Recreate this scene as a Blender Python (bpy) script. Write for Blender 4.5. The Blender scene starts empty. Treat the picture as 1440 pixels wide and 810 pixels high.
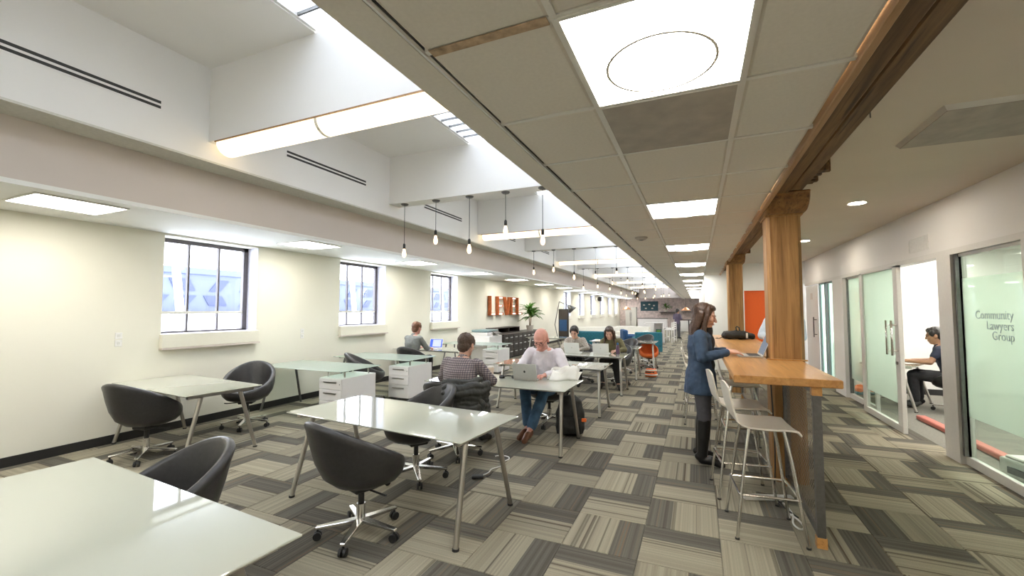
import bpy, math, random
from math import sin, cos, pi, radians, sqrt
from mathutils import Vector, Matrix, noise
random.seed(7)
S = bpy.context.scene
COL = S.collection
V = Vector

# ------------------------------------------------------------------ camera, sky, exposure
cam_d = bpy.data.cameras.new('camera')
cam_d.sensor_width = 36.0
cam_d.lens = 600.0 / 1440.0 * 36.0
cam_d.clip_start = 0.02
cam_d.clip_end = 400
cam = bpy.data.objects.new('camera', cam_d)
COL.objects.link(cam)
cam.location = (0, 0, 1.6)
cam.rotation_euler = (radians(90 + 2.958), 0, radians(23.40))
S.camera = cam

SKY = 4.4
w = bpy.data.worlds.new('sky')
S.world = w
w.use_nodes = True
nt = w.node_tree
bg = nt.nodes['Background']
geo_ = nt.nodes.new('ShaderNodeTexCoord')
sep_ = nt.nodes.new('ShaderNodeSeparateXYZ')
rmp_ = nt.nodes.new('ShaderNodeValToRGB')
nt.links.new(geo_.outputs['Generated'], sep_.inputs[0])
nt.links.new(sep_.outputs['Z'], rmp_.inputs[0])
rmp_.color_ramp.elements[0].color = (0.93, 0.96, 1.0, 1)
rmp_.color_ramp.elements[1].color = (0.88, 0.93, 1.0, 1)
nt.links.new(rmp_.outputs[0], bg.inputs[0])
bg.inputs[1].default_value = SKY

vs = S.view_settings
vs.view_transform = 'Standard'
vs.look = 'None'
vs.gamma = 1.0
vs.use_curve_mapping = False
vs.exposure = 1.4
S.cycles.use_denoising = True
S.cycles.max_bounces = 10
S.cycles.diffuse_bounces = 6
S.cycles.transparent_max_bounces = 16
S.cycles.sample_clamp_indirect = 8.0
S.cycles.caustics_reflective = False
S.cycles.caustics_refractive = False

# ------------------------------------------------------------------ materials
MATS = {}
def mat(name, col, rough=0.5, metal=0.0, var=0.06, scale=30.0, bump=0.0, bscale=None, spec=0.5, stretch=None, emit=None, estr=0.0, coat=0.0):
    m = bpy.data.materials.new(name); MATS[name] = m
    m.use_nodes = True
    t = m.node_tree; b = t.nodes['Principled BSDF']
    b.inputs['Roughness'].default_value = rough
    b.inputs['Metallic'].default_value = metal
    b.inputs['Specular IOR Level'].default_value = spec
    b.inputs['Coat Weight'].default_value = coat
    tc = t.nodes.new('ShaderNodeTexCoord'); mp = t.nodes.new('ShaderNodeMapping')
    t.links.new(tc.outputs['Object'], mp.inputs[0])
    if stretch: mp.inputs['Scale'].default_value = stretch
    n = t.nodes.new('ShaderNodeTexNoise'); n.inputs['Scale'].default_value = scale; n.inputs['Detail'].default_value = 4
    t.links.new(mp.outputs[0], n.inputs['Vector'])
    r = t.nodes.new('ShaderNodeValToRGB')
    r.color_ramp.elements[0].position = 0.3; r.color_ramp.elements[1].position = 0.7
    r.color_ramp.elements[0].color = (*[c * (1 - var) for c in col], 1)
    r.color_ramp.elements[1].color = (*[min(1, c * (1 + var)) for c in col], 1)
    t.links.new(n.outputs[0], r.inputs[0]); t.links.new(r.outputs[0], b.inputs['Base Color'])
    if bump:
        n2 = n
        if bscale:
            n2 = t.nodes.new('ShaderNodeTexNoise'); n2.inputs['Scale'].default_value = bscale
            t.links.new(mp.outputs[0], n2.inputs['Vector'])
        bp = t.nodes.new('ShaderNodeBump'); bp.inputs['Strength'].default_value = bump; bp.inputs['Distance'].default_value = 0.01
        t.links.new(n2.outputs[0], bp.inputs['Height']); t.links.new(bp.outputs[0], b.inputs['Normal'])
    if emit:
        b.inputs['Emission Color'].default_value = (*emit, 1); b.inputs['Emission Strength'].default_value = estr
    return m

def wood(name, c1, c2, axis, rough=0.5, scale=1.0, ring=9.0, crack=0.0):
    m = bpy.data.materials.new(name); MATS[name] = m
    m.use_nodes = True
    t = m.node_tree; b = t.nodes['Principled BSDF']; b.inputs['Roughness'].default_value = rough
    tc = t.nodes.new('ShaderNodeTexCoord'); mp = t.nodes.new('ShaderNodeMapping')
    sc = [ring, ring, ring]; sc[axis] = ring * 0.06
    mp.inputs['Scale'].default_value = [s * scale for s in sc]
    t.links.new(tc.outputs['Object'], mp.inputs[0])
    n = t.nodes.new('ShaderNodeTexNoise'); n.inputs['Scale'].default_value = 1.6; n.inputs['Detail'].default_value = 8; n.inputs['Roughness'].default_value = 0.65; n.inputs['Distortion'].default_value = 0.6
    t.links.new(mp.outputs[0], n.inputs['Vector'])
    r = t.nodes.new('ShaderNodeValToRGB')
    e = r.color_ramp.elements
    e[0].position = 0.3; e[1].position = 0.68
    e[0].color = (*c1, 1); e[1].color = (*c2, 1)
    t.links.new(n.outputs[0], r.inputs[0])
    n3 = t.nodes.new('ShaderNodeTexNoise'); n3.inputs['Scale'].default_value = 14
    mp3 = t.nodes.new('ShaderNodeMapping'); s3 = [4, 4, 4]; s3[axis] = 0.12; mp3.inputs['Scale'].default_value = s3
    t.links.new(tc.outputs['Object'], mp3.inputs[0]); t.links.new(mp3.outputs[0], n3.inputs['Vector'])
    r3 = t.nodes.new('ShaderNodeValToRGB'); r3.color_ramp.elements[0].position = 0.30; r3.color_ramp.elements[1].position = 0.42
    r3.color_ramp.elements[0].color = (1 - crack, 1 - crack, 1 - crack, 1)
    t.links.new(n3.outputs[0], r3.inputs[0])
    mx = t.nodes.new('ShaderNodeMix'); mx.data_type = 'RGBA'; mx.blend_type = 'MULTIPLY'; mx.inputs[0].default_value = 1.0
    t.links.new(r.outputs[0], mx.inputs[6]); t.links.new(r3.outputs[0], mx.inputs[7])
    t.links.new(mx.outputs[2], b.inputs['Base Color'])
    bp = t.nodes.new('ShaderNodeBump'); bp.inputs['Strength'].default_value = 0.35; bp.inputs['Distance'].default_value = 0.01
    t.links.new(mx.outputs[2], bp.inputs['Height']); t.links.new(bp.outputs[0], b.inputs['Normal'])
    return m

def emis(name, col, strength, var=0.03):
    m = bpy.data.materials.new(name); MATS[name] = m; m.use_nodes = True
    t = m.node_tree; t.nodes.clear()
    o = t.nodes.new('ShaderNodeOutputMaterial'); e = t.nodes.new('ShaderNodeEmission')
    tc = t.nodes.new('ShaderNodeTexCoord'); n = t.nodes.new('ShaderNodeTexNoise'); n.inputs['Scale'].default_value = 6
    r = t.nodes.new('ShaderNodeValToRGB')
    r.color_ramp.elements[0].color = (*[c * (1 - var) for c in col], 1); r.color_ramp.elements[1].color = (*col, 1)
    t.links.new(tc.outputs['Object'], n.inputs['Vector']); t.links.new(n.outputs[0], r.inputs[0]); t.links.new(r.outputs[0], e.inputs[0])
    e.inputs[1].default_value = strength
    t.links.new(e.outputs[0], o.inputs[0])
    return m

def glass(name, tint, transp, translu=0.0, gloss=0.08, tcol=(0.8, 0.9, 0.85), rough=0.02):
    """thin sheet: clear transmission + frosted (translucent/diffuse) + mirror-like reflection"""
    m = bpy.data.materials.new(name); MATS[name] = m; m.use_nodes = True
    t = m.node_tree; t.nodes.clear()
    o = t.nodes.new('ShaderNodeOutputMaterial')
    tr = t.nodes.new('ShaderNodeBsdfTransparent'); tr.inputs[0].default_value = (*tint, 1)
    gl = t.nodes.new('ShaderNodeBsdfGlossy'); gl.inputs['Roughness'].default_value = rough
    lw = t.nodes.new('ShaderNodeLayerWeight'); lw.inputs[0].default_value = 0.5
    pw = t.nodes.new('ShaderNodeMath'); pw.operation = 'POWER'; pw.inputs[1].default_value = 4.0
    fr = t.nodes.new('ShaderNodeMath'); fr.operation = 'MULTIPLY_ADD'; fr.inputs[1].default_value = 0.6; fr.inputs[2].default_value = 0.03
    t.links.new(lw.outputs['Facing'], pw.inputs[0]); t.links.new(pw.outputs[0], fr.inputs[0])
    base = tr
    if translu > 0:
        tl = t.nodes.new('ShaderNodeBsdfTranslucent'); df = t.nodes.new('ShaderNodeBsdfDiffuse')
        n = t.nodes.new('ShaderNodeTexNoise'); n.inputs['Scale'].default_value = 3.0
        r = t.nodes.new('ShaderNodeValToRGB')
        r.color_ramp.elements[0].color = (*[c * 0.95 for c in tcol], 1); r.color_ramp.elements[1].color = (*tcol, 1)
        t.links.new(n.outputs[0], r.inputs[0])
        t.links.new(r.outputs[0], tl.inputs[0]); t.links.new(r.outputs[0], df.inputs[0])
        m1 = t.nodes.new('ShaderNodeMixShader'); m1.inputs[0].default_value = 0.45
        t.links.new(tl.outputs[0], m1.inputs[1]); t.links.new(df.outputs[0], m1.inputs[2])
        m2 = t.nodes.new('ShaderNodeMixShader'); m2.inputs[0].default_value = translu
        t.links.new(tr.outputs[0], m2.inputs[1]); t.links.new(m1.outputs[0], m2.inputs[2])
        base = m2
    m3 = t.nodes.new('ShaderNodeMixShader')
    t.links.new(fr.outputs[0], m3.inputs[0])
    t.links.new(base.outputs[0], m3.inputs[1]); t.links.new(gl.outputs[0], m3.inputs[2])
    t.links.new(m3.outputs[0], o.inputs[0])
    return m

M = MATS
mat('wall_cream', (0.77, 0.75, 0.65), 0.75, var=0.012, scale=2.0, bump=0.03, bscale=180)
mat('wall_white', (0.80, 0.79, 0.77), 0.75, var=0.012, scale=2.0, bump=0.03, bscale=180)
mat('ceil_white', (0.82, 0.82, 0.79), 0.85, var=0.015, scale=2.0)
mat('well_white', (0.84, 0.83, 0.81), 0.8, var=0.012, scale=1.5)
mat('taupe', (0.62, 0.55, 0.50), 0.8, var=0.02, scale=2.0)
mat('tile_ceiling', (0.66, 0.62, 0.55), 0.9, var=0.03, scale=60, bump=0.08, bscale=300)
mat('office_ceiling', (0.66, 0.60, 0.52), 0.85, var=0.02, scale=2)
mat('grid_metal', (0.68, 0.67, 0.63), 0.45, var=0.02)
mat('dark_gap', (0.05, 0.05, 0.05), 0.8)
mat('rust_stain', (0.42, 0.30, 0.19), 0.8, var=0.40, scale=20)
mat('baseboard_black', (0.018, 0.018, 0.018), 0.5)
mat('lip_green', (0.62, 0.61, 0.55), 0.8)
mat('frame_dark', (0.10, 0.09, 0.10), 0.45)
mat('frame_lavender', (0.62, 0.62, 0.72), 0.6)
mat('sill_paint', (0.74, 0.72, 0.62), 0.6, var=0.01)
mat('white_plastic', (0.78, 0.77, 0.74), 0.4)
mat('alu', (0.66, 0.66, 0.64), 0.35, 0.4, var=0.03)
mat('alu_frame', (0.70, 0.69, 0.66), 0.4, 0.15, var=0.02)
mat('frame_teal', (0.20, 0.29, 0.30), 0.4, var=0.03)
mat('chrome', (0.72, 0.71, 0.69), 0.16, 1.0, var=0.02)
mat('steel_leg', (0.50, 0.48, 0.45), 0.28, 1.0, var=0.03)
mat('mesh_bronze', (0.36, 0.30, 0.25), 0.4, 0.8, var=0.15)
mat('steel_dark', (0.20, 0.20, 0.20), 0.4, 0.9, var=0.1)
mat('desk_glass', (0.46, 0.475, 0.405), 0.025, var=0.004, scale=3, spec=0.6, coat=0.4)
mat('desk_edge', (0.35, 0.55, 0.48), 0.1)
mat('pedestal_white', (0.80, 0.78, 0.77), 0.45, var=0.01)
mat('leather_black', (0.030, 0.029, 0.030), 0.36, var=0.15, scale=40, bump=0.12, bscale=220)
mat('plastic_black', (0.02, 0.02, 0.02), 0.5)
mat('stool_white', (0.76, 0.72, 0.64), 0.38, var=0.01)
mat('paper', (0.85, 0.84, 0.80), 0.8, var=0.01)
mat('laptop_silver', (0.52, 0.51, 0.49), 0.35, 0.55, var=0.02)
mat('laptop_white', (0.80, 0.80, 0.78), 0.4, 0.1, var=0.01)
mat('keys_black', (0.03, 0.03, 0.03), 0.5)
mat('cable_white', (0.75, 0.75, 0.72), 0.5)
mat('orange_door', (0.86, 0.13, 0.015), 0.45, var=0.02)
mat('orange_fabric', (0.80, 0.16, 0.03), 0.7)
mat('teal_fabric', (0.02, 0.16, 0.22), 0.8, var=0.2)
mat('blue_fabric', (0.03, 0.10, 0.25), 0.8, var=0.2)
mat('white_fabric', (0.80, 0.78, 0.72), 0.85)
mat('cabinet_dark', (0.055, 0.045, 0.04), 0.5, var=0.15)
mat('leaf', (0.10, 0.26, 0.035), 0.45, var=0.4, scale=9)
mat('stem', (0.20, 0.13, 0.06), 0.8)
mat('pot', (0.55, 0.50, 0.44), 0.7)
mat('skin', (0.62, 0.36, 0.26), 0.5, var=0.08, scale=25)
mat('skin_pink', (0.68, 0.33, 0.26), 0.45, var=0.08, scale=20)
mat('skin_tan', (0.38, 0.20, 0.12), 0.5, var=0.08, scale=25)
mat('hair_brown', (0.055, 0.026, 0.015), 0.4, var=0.5, scale=60, bump=0.4, stretch=(1, 1, 0.12))
mat('hair_dark', (0.015, 0.011, 0.010), 0.4, var=0.4, scale=60, bump=0.4, stretch=(1, 1, 0.12))
mat('hair_auburn', (0.14, 0.055, 0.025), 0.45, var=0.4, scale=60, bump=0.4)
mat('hair_short', (0.075, 0.042, 0.026), 0.55, var=0.4, scale=80, bump=0.5)
mat('shirt_white', (0.72, 0.68, 0.72), 0.8, var=0.05, scale=12, bump=0.5, bscale=14)
mat('shirt_grey', (0.20, 0.21, 0.20), 0.85, var=0.1, bump=0.4, bscale=18)
mat('shirt_denim', (0.035, 0.065, 0.12), 0.8, var=0.25, scale=14, bump=0.5, bscale=20)
mat('vest_dark', (0.012, 0.012, 0.016), 0.75, var=0.2)
mat('shirt_lblue', (0.55, 0.64, 0.75), 0.8, var=0.05)
mat('shirt_olive', (0.17, 0.15, 0.075), 0.85, var=0.15, bump=0.4, bscale=18)
mat('sweater_mix', (0.42, 0.38, 0.33), 0.9, var=0.4, scale=50)
mat('shirt_navy', (0.02, 0.025, 0.05), 0.8, var=0.2)
mat('shirt_purple', (0.10, 0.08, 0.13), 0.8, var=0.2)
mat('jeans', (0.06, 0.13, 0.23), 0.85, var=0.3, scale=10, bump=0.5, bscale=12)
mat('pants_dark', (0.016, 0.016, 0.02), 0.8, var=0.2)
mat('leggings', (0.075, 0.075, 0.09), 0.7, var=0.1)
mat('boots', (0.010, 0.010, 0.011), 0.35, var=0.2)
mat('shoe_brown', (0.17, 0.07, 0.035), 0.5, var=0.2)
mat('shoe_black', (0.02, 0.02, 0.02), 0.5)
mat('jacket_puff', (0.030, 0.032, 0.030), 0.6, var=0.2, bump=0.3, bscale=25)
mat('bag_black', (0.014, 0.014, 0.013), 0.7, var=0.3, scale=12, bump=0.3, bscale=40)
mat('concrete_blue', (0.085, 0.10, 0.165), 0.9, var=0.06, scale=0.6)
mat('facade_dark', (0.04, 0.05, 0.10), 0.8, var=0.08)
mat('roof_white', (0.85, 0.87, 0.92), 0.9, var=0.02)
mat('tile_pink', (0.60, 0.50, 0.47), 0.8, var=0.25, scale=5)
mat('cup_paper', (0.72, 0.58, 0.46), 0.7, var=0.05)
mat('cup_lid', (0.75, 0.70, 0.63), 0.5)
mat('rust_sign', (0.42, 0.11, 0.025), 0.6, var=0.3, scale=12)
mat('red_strip', (0.55, 0.16, 0.13), 0.6)
mat('office_carpet', (0.20, 0.19, 0.165), 0.95, var=0.12, scale=40)
mat('perf_grey', (0.38, 0.345, 0.30), 0.6, var=0.12, scale=9, bump=0.05, bscale=300)
mat('copper', (0.75, 0.38, 0.2), 0.3, 0.9)
mat('fridge', (0.62, 0.60, 0.55), 0.4, 0.3, var=0.02)
mat('board_teal', (0.02, 0.07, 0.09), 0.6, var=0.1)
mat('bottle_plum', (0.10, 0.05, 0.09), 0.2)
mat('letter_grey', (0.28, 0.32, 0.37), 0.6)
mat('concrete', (0.55, 0.54, 0.52), 0.9)
wood('wood_column', (0.24, 0.115, 0.038), (0.50, 0.275, 0.10), 2, 0.6, 1.0, 11.0, 0.35)
wood('wood_beam', (0.045, 0.025, 0.010), (0.24, 0.135, 0.055), 1, 0.7, 1.0, 9.0, 0.55)
wood('wood_bolster', (0.13, 0.06, 0.022), (0.33, 0.17, 0.062), 1, 0.65, 1.0, 10.0, 0.45)
wood('wood_trim', (0.30, 0.17, 0.075), (0.44, 0.26, 0.13), 1, 0.6, 1.0, 14.0, 0.2)
wood('wood_counter', (0.42, 0.19, 0.055), (0.66, 0.36, 0.125), 1, 0.28, 1.0, 9.0, 0.2)
emis('lamp_white', (1.0, 0.96, 0.88), 9.5)
emis('lamp_disc', (1.0, 0.98, 0.94), 7.0)
emis('lamp_warm', (1.0, 0.80, 0.50), 1.25)
emis('bulb_warm', (1.0, 0.70, 0.38), 1.6)
emis('can_white', (1.0, 0.88, 0.72), 75.0)
emis('sign_bulb', (1.0, 0.86, 0.70), 1.6)
emis('screen_blue', (0.10, 0.18, 0.75), 0.5)
emis('screen_white', (0.75, 0.82, 1.0), 0.42)
emis('screen_dim', (0.20, 0.22, 0.26), 0.5)
glass('pane_clear', (0.97, 0.98, 1.0), 1)
glass('pane_office', (0.90, 0.97, 0.93), 1)
glass('pane_frosted', (0.80, 0.95, 0.87), 1, translu=0.60, tcol=(0.82, 0.92, 0.84))
glass('pane_skylight', (0.95, 0.97, 1.0), 1, translu=0.75, tcol=(0.92, 0.94, 0.97))
glass('desk_glass_clear', (0.80, 0.95, 0.90), 1, translu=0.72, tcol=(0.80, 0.88, 0.82), rough=0.03)

# carpet: striped tile driven by UV (u across the stripes) and a per-tile number
def carpet_mat():
    m = bpy.data.materials.new('carpet'); M['carpet'] = m; m.use_nodes = True
    t = m.node_tree; b = t.nodes['Principled BSDF']; b.inputs['Roughness'].default_value = 0.95; b.inputs['Specular IOR Level'].default_value = 0.15
    uv = t.nodes.new('ShaderNodeUVMap'); uv.uv_map = 'UVMap'
    sp = t.nodes.new('ShaderNodeSeparateXYZ'); t.links.new(uv.outputs[0], sp.inputs[0])
    at = t.nodes.new('ShaderNodeAttribute'); at.attribute_name = 'tid'
    def math_(op, a, b_=None, c=None):
        n = t.nodes.new('ShaderNodeMath'); n.operation = op
        for k, x in enumerate((a, b_, c)):
            if x is None: continue
            if isinstance(x, (int, float)): n.inputs[k].default_value = x
            else: t.links.new(x, n.inputs[k])
        return n.outputs[0]
    def wn(freq, off):
        f = math_('FLOOR', math_('MULTIPLY', sp.outputs[0], freq))
        s = math_('ADD', math_('MULTIPLY', at.outputs['Fac'], 37.31 + off), f)
        n = t.nodes.new('ShaderNodeTexWhiteNoise'); n.noise_dimensions = '1D'
        t.links.new(s, n.inputs['W']); return n.outputs['Value']
    w1, w2 = wn(42, 0), wn(17, 5.7)
    # light/dark boundary, wobbling a little per tile
    tn = t.nodes.new('ShaderNodeTexWhiteNoise'); tn.noise_dimensions = '1D'; t.links.new(math_('MULTIPLY', at.outputs['Fac'], 91.7), tn.inputs['W'])
    edge = math_('ADD', 0.56, math_('MULTIPLY', tn.outputs['Value'], 0.10))
    lightp = math_('LESS_THAN', sp.outputs[0], edge)
    mott = t.nodes.new('ShaderNodeTexNoise'); mott.inputs['Scale'].default_value = 160; mott.inputs['Detail'].default_value = 2
    tco = t.nodes.new('ShaderNodeTexCoord'); t.links.new(tco.outputs['Object'], mott.inputs['Vector'])
    rl = t.nodes.new('ShaderNodeValToRGB'); e = rl.color_ramp.elements
    rl.color_ramp.interpolation = 'LINEAR'
    e[0].position = 0.0; e[0].color = (0.105, 0.078, 0.055, 1)
    e[1].position = 1.0; e[1].color = (0.355, 0.325, 0.245, 1)
    k = rl.color_ramp.elements.new(0.12); k.color = (0.145, 0.13, 0.10, 1)
    k = rl.color_ramp.elements.new(0.28); k.color = (0.265, 0.24, 0.185, 1)
    rd = t.nodes.new('ShaderNodeValToRGB'); e = rd.color_ramp.elements
    e[0].position = 0.0; e[0].color = (0.085, 0.078, 0.066, 1)
    e[1].position = 1.0; e[1].color = (0.26, 0.24, 0.195, 1)
    k = rd.color_ramp.elements.new(0.75); k.color = (0.145, 0.136, 0.114, 1)
    k = rd.color_ramp.elements.new(0.93); k.color = (0.17, 0.125, 0.088, 1)
    mixw = math_('ADD', math_('MULTIPLY', w1, 0.62), math_('MULTIPLY', w2, 0.38))
    t.links.new(mixw, rl.inputs[0]); t.links.new(mixw, rd.inputs[0])
    mx = t.nodes.new('ShaderNodeMix'); mx.data_type = 'RGBA'
    t.links.new(lightp, mx.inputs[0]); t.links.new(rd.outputs[0], mx.inputs[6]); t.links.new(rl.outputs[0], mx.inputs[7])
    m2 = t.nodes.new('ShaderNodeMix'); m2.data_type = 'RGBA'; m2.blend_type = 'MULTIPLY'; m2.inputs[0].default_value = 0.35
    t.links.new(mx.outputs[2], m2.inputs[6]); t.links.new(mott.outputs[0], m2.inputs[7])
    m3 = t.nodes.new('ShaderNodeMix'); m3.data_type = 'RGBA'; m3.blend_type = 'MULTIPLY'; m3.inputs[0].default_value = 1.0
    vv = math_('ADD', 0.95, math_('MULTIPLY', tn.outputs['Value'], 0.4))
    cc = t.nodes.new('ShaderNodeCombineXYZ')
    for i in range(3): t.links.new(vv, cc.inputs[i])
    t.links.new(m2.outputs[2], m3.inputs[6]); t.links.new(cc.outputs[0], m3.inputs[7])
    t.links.new(m3.outputs[2], b.inputs['Base Color'])
    bp = t.nodes.new('ShaderNodeBump'); bp.inputs['Strength'].default_value = 0.3; bp.inputs['Distance'].default_value = 0.004
    t.links.new(mott.outputs[0], bp.inputs['Height']); t.links.new(bp.outputs[0], b.inputs['Normal'])
carpet_mat()

def plaid_mat():
    m = bpy.data.materials.new('shirt_plaid'); M['shirt_plaid'] = m; m.use_nodes = True
    t = m.node_tree; b = t.nodes['Principled BSDF']; b.inputs['Roughness'].default_value = 0.85
    tc = t.nodes.new('ShaderNodeTexCoord')
    out = None
    for ax in (0, 2):
        wv = t.nodes.new('ShaderNodeTexWave'); wv.bands_direction = 'XYZ'[ax]; wv.inputs['Scale'].default_value = 13; wv.inputs['Distortion'].default_value = 0.6
        t.links.new(tc.outputs['Object'], wv.inputs['Vector'])
        r = t.nodes.new('ShaderNodeValToRGB'); r.color_ramp.elements[0].position = 0.1; r.color_ramp.elements[1].position = 0.45
        r.color_ramp.elements[0].color = (0.30, 0.27, 0.29, 1) if ax else (0.45, 0.45, 0.52, 1)
        r.color_ramp.elements[1].color = (0.9, 0.86, 0.85, 1)
        t.links.new(wv.outputs[0], r.inputs[0])
        if out is None: out = r.outputs[0]
        else:
            mx = t.nodes.new('ShaderNodeMix'); mx.data_type = 'RGBA'; mx.blend_type = 'MULTIPLY'; mx.inputs[0].default_value = 1
            t.links.new(out, mx.inputs[6]); t.links.new(r.outputs[0], mx.inputs[7]); out = mx.outputs[2]
    mx = t.nodes.new('ShaderNodeMix'); mx.data_type = 'RGBA'; mx.blend_type = 'MULTIPLY'; mx.inputs[0].default_value = 1
    mx.inputs[7].default_value = (0.40, 0.37, 0.38, 1); t.links.new(out, mx.inputs[6])
    t.links.new(mx.outputs[2], b.inputs['Base Color'])
    n = t.nodes.new('ShaderNodeTexNoise'); n.inputs['Scale'].default_value = 14; t.links.new(tc.outputs['Object'], n.inputs['Vector'])
    bp = t.nodes.new('ShaderNodeBump'); bp.inputs['Strength'].default_value = 0.5; bp.inputs['Distance'].default_value = 0.01
    t.links.new(n.outputs[0], bp.inputs['Height']); t.links.new(bp.outputs[0], b.inputs['Normal'])
plaid_mat()

# ------------------------------------------------------------------ mesh helpers
class MB:
    def __init__(s): s.v = []; s.f = []
    def add(s, vs, fs):
        o = len(s.v); s.v += [tuple(x) for x in vs]; s.f += [tuple(i + o for i in f) for f in fs]; return s
    def box(s, x0, y0, z0, x1, y1, z1):
        return s.add([(x0,y0,z0),(x1,y0,z0),(x1,y1,z0),(x0,y1,z0),(x0,y0,z1),(x1,y0,z1),(x1,y1,z1),(x0,y1,z1)],
                     [(0,3,2,1),(4,5,6,7),(0,1,5,4),(1,2,6,5),(2,3,7,6),(3,0,4,7)])
    def obox(s, mtx, x0, y0, z0, x1, y1, z1):
        k = MB().box(x0, y0, z0, x1, y1, z1)
        return s.add([mtx @ V(p) for p in k.v], k.f)
    def prism(s, pts, d):
        """polygon pts (3-D, planar) extruded by vector d"""
        n = len(pts); d = V(d); a = [V(p) for p in pts]
        return s.add(a + [p + d for p in a], [tuple(range(n - 1, -1, -1)), tuple(range(n, 2 * n))] + [(i, (i + 1) % n, (i + 1) % n + n, i + n) for i in range(n)])
    def tube(s, pts, rs, n=8, cap=True, flat=1.0):
        P = [V(p) for p in pts]
        if not isinstance(rs, (list, tuple)): rs = [rs] * len(P)
        rings = []; up = None
        for i, p in enumerate(P):
            d = (P[min(i + 1, len(P) - 1)] - P[max(i - 1, 0)])
            d = d.normalized() if d.length > 1e-9 else V((0, 0, 1))
            if up is None:
                up = d.orthogonal().normalized() if abs(d.z) > 0.9 else V((0, 0, 1)).cross(d).cross(d).normalized() * -1
            u = (up - d * up.dot(d)); u = u.normalized() if u.length > 1e-6 else d.orthogonal().normalized()
            up = u; sd = d.cross(u)
            rings.append([p + (sd * cos(2 * pi * k / n) + u * sin(2 * pi * k / n) * flat) * rs[i] for k in range(n)])
        vs = [q for r in rings for q in r]
        fs = [(i * n + k, i * n + (k + 1) % n, (i + 1) * n + (k + 1) % n, (i + 1) * n + k) for i in range(len(P) - 1) for k in range(n)]
        if cap: fs += [tuple(range(n - 1, -1, -1)), tuple((len(P) - 1) * n + k for k in range(n))]
        return s.add(vs, fs)
    def lathe(s, prof, n=16, c=(0, 0, 0), sx=1.0, sy=1.0):
        """prof: list of (r, z); r=0 ends close"""
        vs = []; idx = []
        for r, z in prof:
            if r < 1e-6: idx.append([len(vs)] * n); vs.append((c[0], c[1], c[2] + z))
            else:
                idx.append([len(vs) + k for k in range(n)])
                vs += [(c[0] + r * cos(2 * pi * k / n) * sx, c[1] + r * sin(2 * pi * k / n) * sy, c[2] + z) for k in range(n)]
        fs = []
        for a, b in zip(idx, idx[1:]):
            for k in range(n):
                q = [a[k], a[(k + 1) % n], b[(k + 1) % n], b[k]]
                u = []
                for x in q:
                    if x not in u: u.append(x)
                if len(u) > 2: fs.append(tuple(u))
        return s.add(vs, fs)
    def ball(s, c, r, n=10, m=7, rot=None):
        rx, ry, rz = (r, r, r) if not isinstance(r, (list, tuple)) else r
        k = MB().lathe([(sin(pi * i / m), -cos(pi * i / m)) for i in range(m + 1)], n)
        R = rot or Matrix.Identity(3)
        return s.add([V(c) + R @ V((p[0] * rx, p[1] * ry, p[2] * rz)) for p in k.v], k.f)
    def cap(s, a, ra, b, rb, n=12):
        a, b = V(a), V(b); d = (b - a); L = d.length; d = d.normalized() if L > 1e-9 else V((0, 0, 1))
        pts = []; rs = []
        for i in range(0, 5):
            t = pi / 2 * i / 4; pts.append(a - d * ra * cos(t)); rs.append(max(1e-4, ra * sin(t)))
        for i in range(0, 5):
            t = pi / 2 * i / 4; pts.append(b + d * rb * sin(t)); rs.append(max(1e-4, rb * cos(t)))
        return s.tube(pts, rs, n)
    def loft(s, rings, n=16):
        """rings: (center, rx, ry, xaxis, yaxis)"""
        vs = []
        for c, rx, ry, xa, ya in rings:
            vs += [V(c) + V(xa) * rx * cos(2 * pi * k / n) + V(ya) * ry * sin(2 * pi * k / n) for k in range(n)]
        m = len(rings)
        fs = [(i * n + k, i * n + (k + 1) % n, (i + 1) * n + (k + 1) % n, (i + 1) * n + k) for i in range(m - 1) for k in range(n)]
        fs += [tuple(range(n - 1, -1, -1)), tuple((m - 1) * n + k for k in range(n))]
        return s.add(vs, fs)
    def mesh(s, name, material, smooth=False):
        me = bpy.data.meshes.new(name); me.from_pydata(s.v, [], s.f)
        if material: me.materials.append(M[material])
        if smooth: me.polygons.foreach_set('use_smooth', [True] * len(me.polygons))
        me.update(); return me
    def build(s, name, material, parent=None, smooth=False, bev=0.0, seg=1, auto=None, loc=None):
        me = s.mesh(name, material, smooth)
        o = bpy.data.objects.new(name, me); COL.objects.link(o)
        if parent: o.parent = parent
        if loc: o.location = loc
        if bev:
            b = o.modifiers.new('bevel', 'BEVEL'); b.width = bev; b.segments = seg; b.limit_method = 'ANGLE'
        if auto is not None and smooth:
            me.polygons.foreach_set('use_smooth', [True] * len(me.polygons))
            try:
                me.set_sharp_from_angle(angle=radians(auto))
            except Exception: pass
        return o

def tag(o, label, cat, group=None, kind=None):
    o['label'] = label; o['category'] = cat
    if group: o['group'] = group
    if kind: o['kind'] = kind
    return o
def struct(o, label, cat='wall'):
    return tag(o, label, cat, kind='structure')
def thing(name, label, cat, loc=(0, 0, 0), rz=0.0, group=None):
    o = bpy.data.objects.new(name, None); o.empty_display_size = 0.1; COL.objects.link(o)
    o.location = loc; o.rotation_euler = (0, 0, rz)
    return tag(o, label, cat, group)
def dup(root, loc, rz=None, label=None, group=None):
    def cp(o, parent):
        c = o.copy(); COL.objects.link(c); c.parent = parent
        for ch in list(o.children): cp(ch, c)
        return c
    r = cp(root, None); r.location = loc
    if rz is not None: r.rotation_euler = (0, 0, rz)
    if label: r['label'] = label
    if group: r['group'] = group
    return r
def face(dx, dy): return math.atan2(-dx, dy)      # rotation so that local +Y looks along (dx,dy)

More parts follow.
